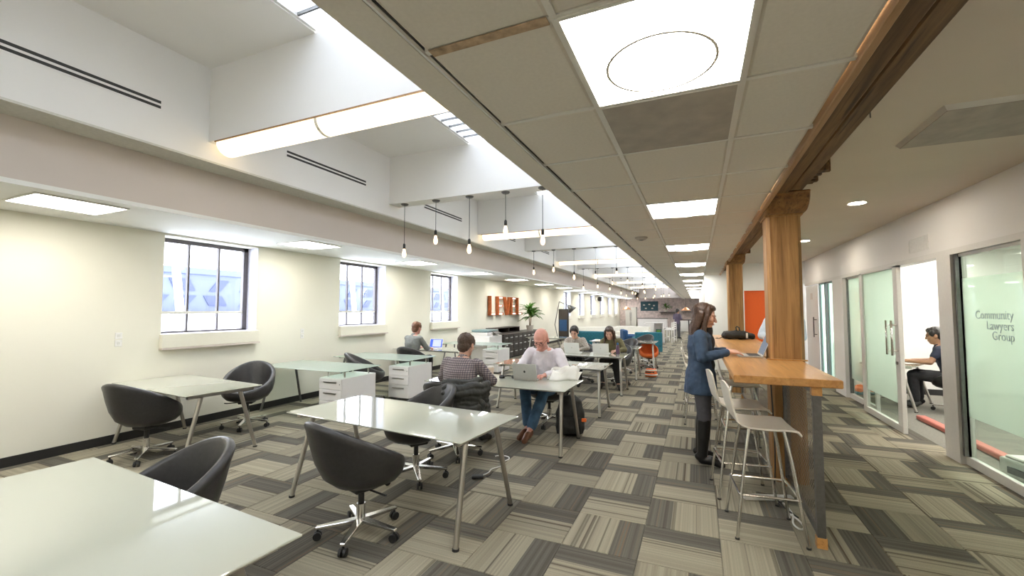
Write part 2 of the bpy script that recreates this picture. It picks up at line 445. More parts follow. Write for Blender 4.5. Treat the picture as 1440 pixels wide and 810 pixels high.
# ------------------------------------------------------------------ room shell
YB, YE = -2.2, 40.0          # wall behind the camera, far kitchen wall
WX, RX = -6.5, 2.52          # window wall, office glazing
ZL, ZA, ZR = 2.63, 2.55, 2.83
WIN = [(3.35, 4.68), (6.41, 7.77), (9.57, 10.97), (21.95, 23.3), (25.05, 26.4), (28.15, 29.5), (31.2, 32.55), (34.3, 35.65), (37.3, 38.6)]
Z0, Z1 = 1.27, 2.60

fl = struct(MB().box(-7.0, YB, -0.2, 6.2, YE + .3, -0.006).build('floor', 'office_carpet'), 'grey office floor under striped carpet tiles', 'floor')
# carpet tiles
TS = 0.5; TX0 = -0.885; TY0 = 2.9
def tile_mesh(tid):
    e, h = 0.003, 0.006
    me = bpy.data.meshes.new('carpet_tile')
    a = TS / 2 - 0.0008
    me.from_pydata([(-a,-a,-h),(a,-a,-h),(a,a,-h),(-a,a,-h),(-a+e,-a+e,0),(a-e,-a+e,0),(a-e,a-e,0),(-a+e,a-e,0)], [],
                   [(4,5,6,7),(0,1,5,4),(1,2,6,5),(2,3,7,6),(3,0,4,7)])
    uv = me.uv_layers.new(name='UVMap')
    for l in me.loops:
        p = me.vertices[l.vertex_index].co; uv.data[l.index].uv = (p.x / TS + .5, p.y / TS + .5)
    at = me.attributes.new('tid', 'FLOAT', 'FACE')
    for d in at.data: d.value = tid
    me.materials.append(M['carpet']); return me
tms = [tile_mesh(0.131 * (k + 1)) for k in range(14)]
CA, SA = cos(radians(23.4)), sin(radians(23.4))
cells = []
for i in range(-12, 7):
    for j in range(-10, 75):
        x, y = TX0 + TS * (i + .5), TY0 + TS * (j + .5)
        if x < WX - .2 or x > RX + .2 or y > YE: continue
        if x > 0.3 and y > 12.8: continue
        dep = -x * SA * 1 + y * CA; lat = x * CA + y * SA
        vis = dep > 1.9 and abs(lat) < dep * 1.2 + .5
        cells.append((0 if vis else 1, dep if vis else abs(dep), i, j, x, y))
cells.sort()
rest = []
for n, (nv, dep, i, j, x, y) in enumerate(cells):
    rot = ((i + j) % 2) * pi / 2
    if random.random() < 0.10: rot += pi
    if n < 300 and not nv:
        o = bpy.data.objects.new('carpet_tile', tms[random.randrange(14)]); COL.objects.link(o)
        o.parent = fl; o.location = (x, y, 0); o.rotation_euler = (0, 0, rot)
    else: rest.append((x, y, rot))
vs_, fs_, uvs_, tid_ = [], [], [], []
for x, y, rot in rest:
    b = len(vs_); k = random.random() * 3
    for sx, sy in ((-.5,-.5),(.5,-.5),(.5,.5),(-.5,.5)):
        vs_.append((x + (sx * cos(rot) - sy * sin(rot)) * TS, y + (sx * sin(rot) + sy * cos(rot)) * TS, -0.0005)); uvs_.append((sx + .5, sy + .5))
    fs_.append((b, b + 1, b + 2, b + 3)); tid_.append(k)
me = bpy.data.meshes.new('carpet_tile_field'); me.from_pydata(vs_, [], fs_)
uv = me.uv_layers.new(name='UVMap')
for l in me.loops: uv.data[l.index].uv = uvs_[l.vertex_index]
at = me.attributes.new('tid', 'FLOAT', 'FACE')
for d, k in zip(at.data, tid_): d.value = k
me.materials.append(M['carpet'])
o = bpy.data.objects.new('carpet_tile_field', me); COL.objects.link(o); o.parent = fl; o['kind'] = 'stuff'

# window wall with openings
m = MB(); T = 0.34; y = YB
for a, b in WIN:
    m.box(WX - T, y, 0, WX, a, ZL + .1); m.box(WX - T, a, 0, WX, b, Z0); m.box(WX - T, a, Z1, WX, b, ZL + .1); y = b
m.box(WX - T, y, 0, WX, YE + .2, ZL + .1)
struct(m.build('wall_left', 'wall_cream'), 'cream painted wall with a row of windows')
struct(MB().box(WX, YB, 0, WX + .014, YE, .10).build('baseboard_left', 'baseboard_black'), 'black rubber baseboard along the cream window wall', 'baseboard')

for k, (a, b) in enumerate(WIN):
    r = thing('window_%d' % (k + 1), ('dark framed window above the wall desk with two black chairs', 'dark framed window behind the green glass desks', 'dark framed window next to the letter sign')[k] if k < 3 else 'narrow looking dark framed window beyond the letter sign', 'window', (WX, 0, 0), group='windows of the cream wall'); r['kind'] = 'structure'
    d = -0.24
    m = MB()
    m.box(d - .06, a, Z0, d, a + .05, Z1); m.box(d - .06, b - .075, Z0, d, b, Z1); m.box(d - .06, a, Z1 - .055, d, b, Z1); m.box(d - .06, a, Z0, d, b, Z0 + .035)
    m.build('window_frame', 'frame_dark', r)
    zt = 1.565; c1, c2 = a + (b - a) * .335, a + (b - a) * .655
    MB().box(d - .05, a + .05, zt - .02, d - .003, b - .075, zt + .02).build('transom_bar', 'lip_green', r)
    for c in (c1, c2): MB().box(d - .045, c - .013, Z0 + .035, d - .006, c + .013, Z1 - .055).build('mullion', 'frame_dark', r)
    ys = [a + .05, c1, c2, b - .075]
    for i in range(3):
        for lo, hi in ((Z0 + .035, zt), (zt, Z1 - .055)):
            MB().box(d - .034, ys[i] + .013, lo, d - .026, ys[i + 1] - .013, hi).build('pane', 'pane_clear', r)
    m = MB(); m.box(-.17, a - .0, Z0 - .012, -.0, b, Z0 + .012)
    m.build('sill_board', 'frame_lavender', r)
    m = MB(); m.box(d, b - .006, Z0, -.004, b - .0005, Z1); m.build('reveal_lining', 'frame_lavender', r)
    s = MB().box(.002, a - .02, 1.10, .075, b, Z0 + .01).build('sill_box', 'sill_paint', r, bev=.006)
    MB().box(.002, a - .02, 1.075, .085, b + .01, 1.10).build('sill_edge', 'taupe', s)

# walls behind camera, far end
struct(MB().box(-6.9, YB - .2, 0, 6, YB, 4.5).build('wall_rear', 'wall_cream'), 'cream wall behind the nearest desk')
m = MB(); m.box(-6.9, YE, 0, .5, YE + .2, 4.5)
struct(m.build('wall_kitchen', 'tile_pink'), 'pinkish patterned wall of the far kitchen')
# low ceiling on the window side, fascia, light well
c = struct(MB().box(-6.84, YB, ZL, -4.975, YE, 3.14).build('ceiling_window_side', 'ceil_white'), 'low white ceiling strip along the window wall', 'ceiling')
MB().box(-4.975, YB, 2.60, -4.95, YE, 2.64).build('edge_trim', 'ceil_white', c)
MB().box(-5.03, YB, 2.612, -5.015, YE, 2.63).build('grid_bar', 'grid_metal', c)
struct(MB().box(-4.975, YB, 2.64, -4.965, YE, 3.14).build('wall_soffit', 'taupe'), 'soffit face with its shade coloured in as taupe above the low ceiling')  # brown of the shaded face is put into the base colour
c = struct(MB().box(-6.84, YB, 3.16, -4.64, YE, 4.45).build('wall_well_side', 'well_white'), 'white upper wall of the skylight well')
MB().box(-4.975, YB, 3.14, -4.638, YE, 3.16).build('underside_lip', 'lip_green', c)
c = struct(MB().box(-4.64, YB, 4.13, -3.15, YE, 4.45).build('ceiling_well', 'well_white'), 'white ceiling of the skylight well beside the glazing strip', 'ceiling')
struct(MB().box(-1.70, YB, 3.12, .62, YE, 4.45).build('wall_well_aisle', 'well_white'), 'white skylight well wall on the aisle side')
BEAMS = [(-0.25, 'P')] + [(2.75, 'L'), (5.6, 'P'), (8.71, 'L'), (11.69, 'P'), (14.7, 'L'), (17.7, 'P'), (20.7, 'L'), (23.7, 'P'), (26.7, 'L'), (29.7, 'P'), (32.7, 'L'), (35.7, 'P')]
for yb, kd in BEAMS:
    b = struct(MB().box(-4.64, yb, 3.35, -1.70, yb + .27, 4.13).build('trim_cross_beam', 'well_white'), 'white boxed cross beam spanning the skylight well', 'beam'); b['group'] = 'cross beams of the skylight well'
struct(MB().box(-4.64, YE - 1.2, 2.63, -1.05, YE, 4.13).build('trim_end_bulkhead', 'taupe'), 'taupe bulkhead closing the far end of the skylight well', 'bulkhead')
# skylight strips, bay by bay
ys = [y for y, _ in BEAMS]
for k in range(len(ys)):
    a = ys[k] + .27; b = ys[k + 1] if k + 1 < len(ys) else YE - 1.2
    r = thing('window_skylight_%d' % (k + 1), 'narrow skylight glazing strip divided by thin bars in the well ceiling', 'skylight', group='skylight strips'); r['kind'] = 'structure'
    n = 13 if k < 4 else 1
    m = MB(); m.box(-3.15, a, 4.14, -3.12, b, 4.19); m.box(-1.73, a, 4.14, -1.70, b, 4.19); m.build('skylight_frame', 'alu_frame', r)
    st = (b - a) / n
    for i in range(n):
        MB().box(-3.12, a + i * st + .008, 4.17, -1.73, a + (i + 1) * st - .008, 4.178).build('pane', 'pane_skylight', r)
        if i: MB().box(-3.12, a + i * st - .008, 4.145, -1.73, a + i * st + .008, 4.19).build('glazing_bar', 'steel_dark', r)

# aisle ceiling: plaster edge, grid, tiles
GX = (-0.905, -0.41, 0.195, 0.575); GY0, GP = 1.29, 0.67
c = struct(MB().box(-1.07, YB, 2.72, .575, YE, 3.12).build('ceiling_aisle', 'tile_ceiling'), 'suspended tile ceiling over the aisle with inset light panels', 'ceiling')
MB().box(-1.07, YB, ZA, -.925, YE, 2.72).build('plaster_edge', 'tile_ceiling', c)
MB().box(-.925, YB, ZA + .012, -.905, YE, ZA + .02).build('shadow_channel', 'dark_gap', c)
MB().box(-.918, YB, ZA - .004, -.909, YE, ZA + .012).build('edge_angle', 'alu', c)
for gx in GX[1:3]: MB().box(gx - .012, YB, ZA + .001, gx + .012, YE, ZA + .02).build('grid_bar', 'grid_metal', c)
NROW = 57
for k in range(-4, NROW):
    y = GY0 + GP * k
    if k < 22: MB().box(GX[0], y - .012, ZA + .002, GX[3], y + .012, ZA + .02).build('grid_bar', 'grid_metal', c)
def ceil_tile(w_, e=.013):
    a, b = w_ / 2 - .012, GP / 2 - .012
    return MB().add([(-a,-b,.006),(a,-b,.006),(a,b,.006),(-a,b,.006),(-a+e,-b+e,0),(a-e,-b+e,0),(a-e,b-e,0),(-a+e,b-e,0),(-a,-b,.02),(a,-b,.02),(a,b,.02),(-a,b,.02)],
        [(7,6,5,4),(0,4,5,1),(1,5,6,2),(2,6,7,3),(3,7,4,0),(8,9,10,11),(0,1,9,8),(1,2,10,9),(2,3,11,10),(3,0,8,11)]).mesh('ceiling_tile', 'tile_ceiling')
ctm = [ceil_tile(GX[i + 1] - GX[i]) for i in range(3)]
far = MB()
for k in range(-4, NROW):
    for i in range(3):
        x, y = (GX[i] + GX[i + 1]) / 2, GY0 + GP * (k + .5)
        if i == 1 and (k % 4 == 0 or k == 1): continue
        if k < 22:
            o = bpy.data.objects.new('ceiling_tile', ctm[i]); COL.objects.link(o); o.parent = c; o.location = (x, y, ZA + .002)
        else: far.box(GX[i] + .012, y - GP / 2 + .012, ZA + .004, GX[i + 1] - .012, y + GP / 2 - .012, ZA + .02)
far.build('ceiling_tile_field', 'tile_ceiling', c)['kind'] = 'stuff'
s = MB().box(GX[0] + .02, GY0 - .018, ZA - .0015, GX[1] - .02, GY0 + .022, ZA + .002).build('rust_mark', 'rust_stain', c)
g = thing('return_air_grille', 'dusty grey perforated return air panel beside the big aisle light', 'air vent', (-.1075, GY0 + GP * 1.5, ZA))
a, b = .285, .316
m = MB(); m.box(-a, -b, -.002, a, b, .004); m.build('perforated_face', 'perf_grey', g)
m = MB(); m.box(-a-.008, -b-.008, -.004, -a, b+.008, .012); m.box(a, -b-.008, -.004, a+.008, b+.008, .012); m.box(-a, -b-.008, -.004, a, -b, .012); m.box(-a, b, -.004, a, b+.008, .012); m.build('frame', 'grid_metal', g)

# office side ceiling, beam, columns
struct(MB().box(.89, YB, ZR, 2.62, 12.8, 3.1).build('ceiling_office_side', 'office_ceiling'), 'plain plaster ceiling beside the timber beam', 'ceiling')
b = struct(MB().box(.615, YB, 2.655, .78, 12.8, 3.1).build('trim_timber_beam', 'wood_beam', bev=.012), 'rough dark timber beam running along the ceiling above the posts', 'beam')
MB().box(.785, YB, 2.67, .895, 12.8, 3.1).build('beam_ply', 'wood_beam', b, bev=.012)
for i in range(26):
    y = 3.9 + i * .035 + random.random() * .02 + (1.2 if i > 13 else 0) + (3.2 if i > 19 else 0)
    MB().box(.88, y, 2.67 + random.random() * .04, .90 + random.random() * .07, y + .03 + random.random() * .03, 2.84).build('splinter', 'wood_beam', b)
MB().tube([(.93, 3.0, 2.84), (.935, 3.01, 2.70)], .004, 6).build('iron_hook', 'steel_dark', b)
struct(MB().box(.577, YB, 2.535, .612, 12.8, 3.1).build('trim_board', 'wood_trim', bev=.004), 'pale timber trim board edging the tile ceiling', 'trim')

def column(x0, x1, y0, y1, label, lab2):
    r = thing('timber_post', label, 'column', ((x0 + x1) / 2, (y0 + y1) / 2, 0)); r['kind'] = 'structure'
    a, b = (x1 - x0) / 2, (y1 - y0) / 2
    e = .03
    pr = [(-a + e, -b), (a - e, -b), (a, -b + e), (a, b - e), (a - e, b), (-a + e, b), (-a, b - e), (-a, -b + e)]
    MB().prism([(x, y, 0) for x, y in pr], (0, 0, 2.50)).build('post_shaft', 'wood_column', r)
    # bolster with rounded lower ends
    L = b + .26; pts = [(-L, 2.67), (-L, 2.65)]
    for i in range(7):
        t = i / 6 * pi / 2; pts.append((-L + .03 + .20 * (1 - cos(t)), 2.65 - .14 * sin(t)))
    pts += [(-p, z) for p, z in pts[::-1]]
    MB().prism([(-a - .015, y, z) for y, z in pts], (2 * a + .05, 0, 0)).build('bolster', 'wood_bolster', r, bev=.01)
    MB().box(-a - .012, -b - .012, 2.492, a + .012, b + .012, 2.512).build('cap_plate', 'wood_column', r)
    return r
column(.63, .915, 4.72, 5.0, 'thick honey timber post rising through the high counter beside the laptop', '')
column(.565, .835, 9.4, 9.67, 'slimmer looking timber post standing before the orange door', '')

# partition with the orange door, corridor wall
m = MB(); m.box(.2, 12.8, 0, 1.13, 12.95, 3.1); m.box(2.08, 12.8, 0, 2.62, 12.95, 3.1); m.box(1.13, 12.8, 2.14, 2.08, 12.95, 3.1)
struct(m.build('wall_partition', 'wall_white'), 'white partition wall around the orange door')
struct(MB().box(.2, 12.95, 0, .35, YE, 3.1).build('wall_corridor', 'wall_white'), 'white corridor wall running to the kitchen')
r = thing('door_1', 'bright orange door in the white partition wall', 'door', (1.605, 12.84, 0)); r['kind'] = 'structure'
MB().box(-.45, 0, .01, .45, .045, 2.11).build('door_leaf', 'orange_door', r)
m = MB(); m.box(-.52, -.06, 0, -.45, .08, 2.18); m.box(.45, -.06, 0, .52, .08, 2.18); m.box(-.45, -.06, 2.11, .45, .08, 2.18); m.build('door_frame', 'wall_white', r)
MB().tube([(.38, -.06, 1.0), (.28, -.06, 1.0)], .01).tube([(.38, 0, 1.0), (.38, -.065, 1.0)], .012).build('door_handle', 'chrome', r)

# office glazing on the right
m = MB(); m.box(RX, YB, 2.25, RX + .1, 12.8, 3.1); m.box(RX, YB, 0, RX + .1, 3.2, 2.25)
struct(m.build('wall_right', 'wall_white'), 'white wall band above the glazed offices')
def jamb(y0, y1, x=RX, d=.1, mt='alu_frame', z1=2.19): return MB().box(x - .03, y0, 0, x + d, y1, z1)
m = jamb(4.75, 4.93); m.box(RX - .03, 3.2, 2.19, RX + .1, 12.7, 2.25)
struct(m.build('trim_glazing_head', 'alu_frame'), 'off white aluminium head rail and post of the office glazing', 'frame')
struct(jamb(6.02, 6.30).build('trim_glazing_post', 'alu_frame'), 'wide off white post beside the open office doorway', 'frame')
struct(jamb(9.72, 10.35).build('trim_glazing_post', 'wall_white'), 'white wall post between the sliding door and teal framed glazing', 'frame')
def glazed(name, label, y0, y1, x, fs, zs, fm='alu_frame', kind=True, fw=.05):
    r = thing(name, label, 'glazing', (x, (y0 + y1) / 2, 0))
    if kind: r['kind'] = 'structure'
    h = (y1 - y0) / 2; z0, z1 = .09, 2.19
    m = MB(); m.box(-.025, -h, 0, .025, h, z0); m.box(-.025, -h, z0, .025, -h + fw, z1); m.box(-.025, h - fw, z0, .025, h, z1); m.box(-.025, -h, z1 - .03, .025, h, z1)
    m.build('glazing_frame', fm, r, bev=.004)
    zz = [z0] + zs + [z1 - .03]
    for i in range(len(zz) - 1):
        MB().box(-.004, -h + fw, zz[i], .004, h - fw, zz[i + 1]).build('pane', fs[i], r)
    return r
p0 = glazed('window_20', 'clear office glazing panel nearest the wall end', 3.2, 4.75, RX + .04, ['pane_frosted'], [])
p1 = glazed('window_21', 'frosted green glass panel lettered in grey beside the open doorway', 4.93, 6.02, RX + .04, ['pane_office', 'pane_frosted', 'pane_office'], [.50, 1.93])
MB().box(-.05, .495, .09, .0, .53, 2.19).build('dark_seal', 'steel_dark', p1)
g2 = glazed('window_22', 'fixed frosted glass panel behind the sliding door', 8.45, 9.72, RX + .05, ['pane_office', 'pane_frosted'], [.36])
MB().box(-.03, .56, .09, .02, .60, 2.19).build('dark_seal', 'steel_dark', g2)
d2 = glazed('door_2', 'white framed sliding glass door with two steel pull handles', 7.16, 8.58, RX - .075, ['pane_office', 'pane_frosted'], [.36], fw=.13)
d2['category'] = 'door'
for yy in (-.37 - .13, -.37 - .30):
    h = MB().tube([(-.085, yy, 1.0), (-.085, yy, 1.46)], .014, 10).build('pull_handle', 'chrome', d2, smooth=True)
    for z in (1.06, 1.40): MB().tube([(-.02, yy, z), (-.085, yy, z)], .011, 8).build('handle_mount', 'chrome', h)
MB().tube([(-.026, -.64, .90), (-.045, -.64, .90)], .02, 12).build('lock_cylinder', 'steel_dark', d2)
for k, (a, b) in enumerate(((10.40, 10.95), (11.0, 11.55))):
    glazed('window_%d' % (23 + k), ('teal framed narrow frosted pane next to the white post', 'teal framed narrow frosted pane next to the pale far door')[k], a, b, RX + .03, ['pane_frosted'], [], 'frame_teal', fw=.11)
r = thing('door_3', 'pale grey door with a steel pull handle at the far end of the glazing', 'door', (RX + .02, 12.15, 0)); r['kind'] = 'structure'
MB().box(-.02, -.55, .01, .03, .62, 2.18).build('door_leaf', 'alu_frame', r)
h = MB().tube([(-.08, -.36, .98), (-.08, -.36, 1.44)], .013, 8).build('pull_handle', 'steel_dark', r)
for z in (1.04, 1.38): MB().tube([(-.02, -.36, z), (-.08, -.36, z)], .01, 8).build('handle_mount', 'steel_dark', h)
MB().box(-.024, -.05, 1.85, -.02, .15, 2.0).build('door_plate', 'taupe', r)
# lettering on the glass
def text_mesh(body, size, ext=.0):
    cu = bpy.data.curves.new('lettering', 'FONT'); cu.body = body; cu.size = size; cu.extrude = ext; cu.align_x = 'RIGHT'; cu.space_line = .82
    cu.offset = -.0005; cu.resolution_u = 4
    o = bpy.data.objects.new('lettering', cu); COL.objects.link(o)
    dg = bpy.context.evaluated_depsgraph_get(); me = bpy.data.meshes.new_from_object(o.evaluated_get(dg))
    bpy.data.objects.remove(o); return me
for k, (wd, zz) in enumerate((('Community', 1.515), ('Lawyers', 1.415), ('Group', 1.32))):
    me = text_mesh(wd, .118, .0006); me.materials.clear(); me.materials.append(M['letter_grey'])
    o = bpy.data.objects.new('lettering', me); COL.objects.link(o); o.parent = p1
    o.matrix_local = Matrix(((0, 0, -1, -.0065), (-1, 0, 0, -.275), (0, 1, 0, zz), (0, 0, 0, 1)))
# wall vent
g = thing('vent_grille', 'small white slatted vent on the wall above the office doorway', 'air vent', (RX, 6.78, 2.41))
m = MB(); m.box(-.008, -.25, -.09, 0, -.235, .09); m.box(-.008, .235, -.09, 0, .25, .09); m.box(-.008, -.235, .078, 0, .235, .09); m.box(-.008, -.235, -.09, 0, .235, -.078); m.build('frame', 'white_plastic', g)
for i in range(9): MB().box(-.007, -.235, -.072 + i * .017, -.001, .235, -.062 + i * .017).build('slat', 'white_plastic', g)
# office room behind the glass
struct(MB().box(2.62, 10.6, 0, 6.2, 10.75, 3.1).build('wall_office_end', 'wall_white'), 'white end wall of the glazed office')
struct(MB().box(5.9, 2.4, 0, 6.05, 10.6, 3.1).build('wall_office_back', 'wall_white'), 'white back wall of the glazed office')
struct(MB().box(2.62, 2.4, 0, 5.9, 2.5, 3.1).build('wall_office_near', 'wall_white'), 'white near wall of the glazed office')
struct(MB().box(2.62, 2.5, 2.7, 5.9, 10.6, 2.85).build('ceiling_office', 'ceil_white'), 'white ceiling of the glazed office', 'ceiling')
struct(MB().box(2.62, 10.585, 0, 5.9, 10.6, .11).build('baseboard_office', 'baseboard_black'), 'black baseboard in the glazed office', 'baseboard')
struct(MB().box(2.6, 2.5, -.006, 5.9, 10.6, 0.001).build('floor_office', 'office_carpet'), 'plain grey carpet of the glazed office', 'floor')

# ------------------------------------------------------------------ light fittings and vents
def troffer(w_, l_, name, label, group, disc=True):
    r = thing(name, label, 'ceiling light', group=group)
    a, b = w_ / 2, l_ / 2
    m = MB(); f = .014
    m.box(-a, -b, -.004, -a + f, b, .018); m.box(a - f, -b, -.004, a, b, .018); m.box(-a + f, -b, -.004, a - f, -b + f, .018); m.box(-a + f, b - f, -.004, a - f, b, .018)
    m.build('frame', 'grid_metal', r)
    MB().box(-a + f, -b + f, .008, a - f, b - f, .018).build('diffuser', 'lamp_white', r)
    if disc:
        d = MB().lathe([(0, -.022), (.17, -.022), (.19, -.012), (.19, -.006), (0, -.006)], 40, (0, .03, 0)).build('lens_disc', 'lamp_disc', r)
        MB().lathe([(.19, -.004), (.19, -.030), (.200, -.030), (.200, -.004), (.19, -.004)], 40, (0, .03, 0)).build('lens_rim', 'stool_white', d)
    return r
tr = troffer(.605, GP - .004, 'aisle_light_panel', 'square bright light panel with round lens in the aisle tile ceiling', 'aisle ceiling light panels')
for k in range(-1, 14):
    p = (-.1075, GY0 + GP * (4 * k + .5), ZA)
    if k == -1: tr.location = p
    else: dup(tr, p, None, {0: 'large square light panel with round lens beside the dusty perforated grille', 1: 'square aisle light panel beside the open end of the high counter', 2: 'square aisle light panel beyond the smoke detector'}.get(k))
tl = troffer(.64, .68, 'low_ceiling_light', 'square bright light panel in the low ceiling along the window wall', 'window side ceiling light panels', False)
for k in range(-1, 14):
    p = (-5.58, 2.05 + 2.82 * k, ZL - .012)
    if k == -1: tl.location = p
    else: dup(tl, p, None, {0: 'square light panel in the low ceiling before the first window', 1: 'square light panel in the low ceiling between first and second window', 2: 'square light panel in the low ceiling between second and third window'}.get(k))
# cove lights under cross beams
def cove_light():
    r = thing('beam_light', 'long warm half round light fixed under a cross beam of the skylight well', 'ceiling light', group='warm lights under the cross beams')
    for x0, x1 in ((-1.36, .02), (.05, 1.36)):
        n = 10; R = .125
        pts = [(0, R * cos(pi * i / n) , -R * .95 * sin(pi * i / n) - .012) for i in range(n + 1)]
        MB().prism([(x0, y, z) for _, y, z in pts], (x1 - x0, 0, 0)).build('lens', 'lamp_warm', r)
    n = 12; R = .130
    MB().prism([(.02, R * cos(pi * i / n), -R * .95 * sin(pi * i / n) - .012) for i in range(n + 1)], (.03, 0, 0)).build('joint_ring', 'stool_white', r)
    MB().box(-1.375, -.135, -.014, 1.375, .135, 0).build('backplate', 'wood_trim', r)  # wood tone stands in for the amber glow reflected above the lens
    return r
cv = None
for yb, kd in BEAMS:
    if kd != 'L': continue
    p = (-3.17, yb + .135, 3.35)
    q = cv
    if cv is None: cv = q = cove_light(); cv.location = p
    else: q = dup(cv, p)
    q['label'] = {2: 'long warm half round beam light above the vacant desk', 8: 'long warm half round beam light just beyond the first pendant row'}.get(int(yb), 'long warm half round light under a farther cross beam of the well')
# pendant bulbs
def pendant(drop):
    r = thing('pendant_bulb', 'bare warm bulb pendant on a black cord under a cross beam', 'pendant lamp', group='bare bulb pendants in rows under the cross beams')
    MB().lathe([(0, -.028), (.045, -.026), (.062, -.012), (.064, 0), (0, 0)], 20).build('ceiling_canopy', 'steel_dark', r, smooth=True)
    MB().tube([(0, 0, -.02), (0, 0, -drop)], .0045, 6).build('cord', 'plastic_black', r)
    MB().lathe([(0, -drop + .005), (.014, -drop), (.022, -drop - .02), (.022, -drop - .075), (.017, -drop - .085), (0, -drop - .085)], 14).build('lamp_socket', 'plastic_black', r, smooth=True)
    z = -drop - .08
    MB().lathe([(0, z), (.015, z), (.020, z - .02), (.033, z - .075), (.035, z - .10), (.028, z - .13), (.012, z - .148), (0, z - .15)], 16).build('bulb', 'bulb_warm', r, smooth=True)
    return r
drops = (.66, .48, .66, .42, .60)
pd = [pendant(d) for d in drops]
first = True
for yb, kd in BEAMS:
    if kd != 'P' or yb < 0: continue
    for i, x in enumerate((-4.40, -3.79, -3.18, -2.57, -1.99)):
        p = (x, yb + .10, 3.35)
        if first: q = pd[i]; q.location = p
        else: q = dup(pd[(i * 2 + int(yb)) % 5], p)
        if yb < 13: q['label'] = 'bare bulb pendant %s in the row above the %s' % (('nearest the window wall', 'second from the window wall', 'in the middle', 'second from the aisle', 'nearest the aisle')[i], 'bald man' if yb < 6 else 'desk behind women')
        else: q['label'] = 'bare bulb pendant in the farther rows towards the kitchen'
    first = False
# slot diffusers
sd = None
for k in range(-1, 11):
    y0 = (1.62 if k < 0 else 4.36 if k == 0 else 7.28 + 2.98 * (k - 1))
    p = (-4.64, y0, 3.55)
    if sd is None:
        sd = thing('slot_diffuser', 'long double slot air diffuser before the first beam light', 'air vent', p, group='slot diffusers of the well wall')
        MB().box(0, -.71, -.055, .004, .71, .055).build('slot_plate', 'well_white', sd)
        for z in (.02, -.028): MB().box(.002, -.69, z - .013, .006, .69, z + .013).build('slot', 'dark_gap', sd)
    else: dup(sd, p, None, {0: 'long double slot air diffuser between the first beam light and first pendant row', 1: 'long double slot air diffuser just beyond the first pendant row', 2: 'long double slot air diffuser farther along the white well wall'}.get(min(k, 2)))
# can lights and diffuser panel of the office side ceiling
cl = thing('can_light', 'small round recessed downlight in the plaster ceiling by the offices', 'ceiling light', (1.72, 6.04, ZR), group='round downlights by the offices')
MB().lathe([(.075, 0), (.095, -.006), (.095, 0), (.075, .004), (.075, 0)], 24).build('trim_ring', 'white_plastic', cl)
MB().lathe([(0, -.003), (.076, -.003), (.076, .0), (0, .0)], 24).build('lens', 'can_white', cl)
for p in ((1.78, 9.0, ZR), (1.72, 11.6, ZR), (1.7, 1.2, ZR), (1.7, -1.2, ZR)): dup(cl, p)
g = thing('supply_air_panel', 'square grey perforated air panel in the plaster ceiling', 'air vent', (1.74, 3.68, ZR))
m = MB(); a = .35
m.add([(-a,-a,0),(a,-a,0),(a,a,0),(-a,a,0),(-a+.02,-a+.02,-.03),(a-.02,-a+.02,-.03),(a-.02,a-.02,-.03),(-a+.02,a-.02,-.03)], [(0,4,5,1),(1,5,6,2),(2,6,7,3),(3,7,4,0)])
m.build('bevelled_frame', 'grid_metal', g)
MB().box(-a + .02, -a + .02, -.033, a - .02, a - .02, -.025).build('perforated_face', 'perf_grey', g)
g = thing('smoke_detector', 'small oval grey detector on the aisle tile ceiling', 'detector', (-.65, 5.77, ZA))
MB().lathe([(0, -.035), (.05, -.033), (.075, -.015), (.08, 0), (0, 0)], 24).build('detector_body', 'perf_grey', g, smooth=True)
MB().lathe([(0, -.042), (.025, -.040), (.03, -.034), (0, -.034)], 16).build('detector_cap', 'steel_dark', g)
# office lights
ol = troffer(.6, 1.8, 'office_light', 'long bright light panel on the ceiling of the glazed office', 'office ceiling lights', False)
ol.location = (4.0, 4.6, 2.69); dup(ol, (4.0, 7.0, 2.69)); dup(ol, (4.0, 9.3, 2.69))

# wall plates
def plate(y, z, label):
    r = thing('power_socket', label, 'socket', (WX, y, z))
    for dz in (.045, -.045):
        q = MB().box(0, -.036, dz - .040, .008, .036, dz + .040).build('cover_plate', 'white_plastic', r, bev=.003)
        MB().box(.008, -.014, dz - .016, .011, .014, dz + .016).build('socket_face', 'grid_metal', q)
plate(2.9, 1.24, 'double white wall socket on the cream wall before the first window')
plate(5.55, 1.18, 'double white wall socket on the cream wall between first and second window')

# ------------------------------------------------------------------ desks
def desk(label, loc, rz=0, L=1.82, W=.82, group='white glass topped desks'):
    r = thing('glass_desk', label, 'desk', loc, rz)
    a, b, h = L / 2, W / 2, .72
    MB().box(-a, -b, h - .011, a, b, h).build('table_top', 'desk_glass', r, bev=.003)
    m = MB()
    for sx in (-1, 1): m.box(sx * (a - .085) - .02, -b + .06, h - .051, sx * (a - .085) + .02, b - .06, h - .011)
    for sy in (-1, 1): m.box(-a + .085, sy * (b - .16) - .012, h - .046, a - .085, sy * (b - .16) + .012, h - .013)
    m.build('under_frame', 'steel_leg', r)
    for sx in (-1, 1):
        for sy in (-1, 1):
            t = (sx * (a - .10), sy * (b - .20), h - .04); f = (sx * (a - .06), sy * (b - .03), .012)
            lg = MB().tube([t, f], [.023, .019], 12).build('leg', 'steel_leg', r, smooth=True, auto=40)
            MB().lathe([(0, 0), (.024, 0), (.024, .014), (0, .016)], 12, (f[0], f[1], 0)).build('foot', 'plastic_black', lg)
    return r
DG = None
T0 = desk('large white glass desk filling the corner before the empty armchair', (-2.42, .92, 0), radians(-4.2), L=1.9)
T1 = desk('empty white glass desk between two vacant black tub chairs', (-2.33, 2.99, 0), radians(-5.0), L=1.84, W=.82)
T2 = desk('white glass desk against the cream wall below the first window', (-5.62, 3.18, 0), radians(-5), L=1.72, W=.80)
T5 = desk('white glass desk shared by the bald man and the man in the plaid shirt', (-2.24, 4.92, 0), 0, L=1.82)
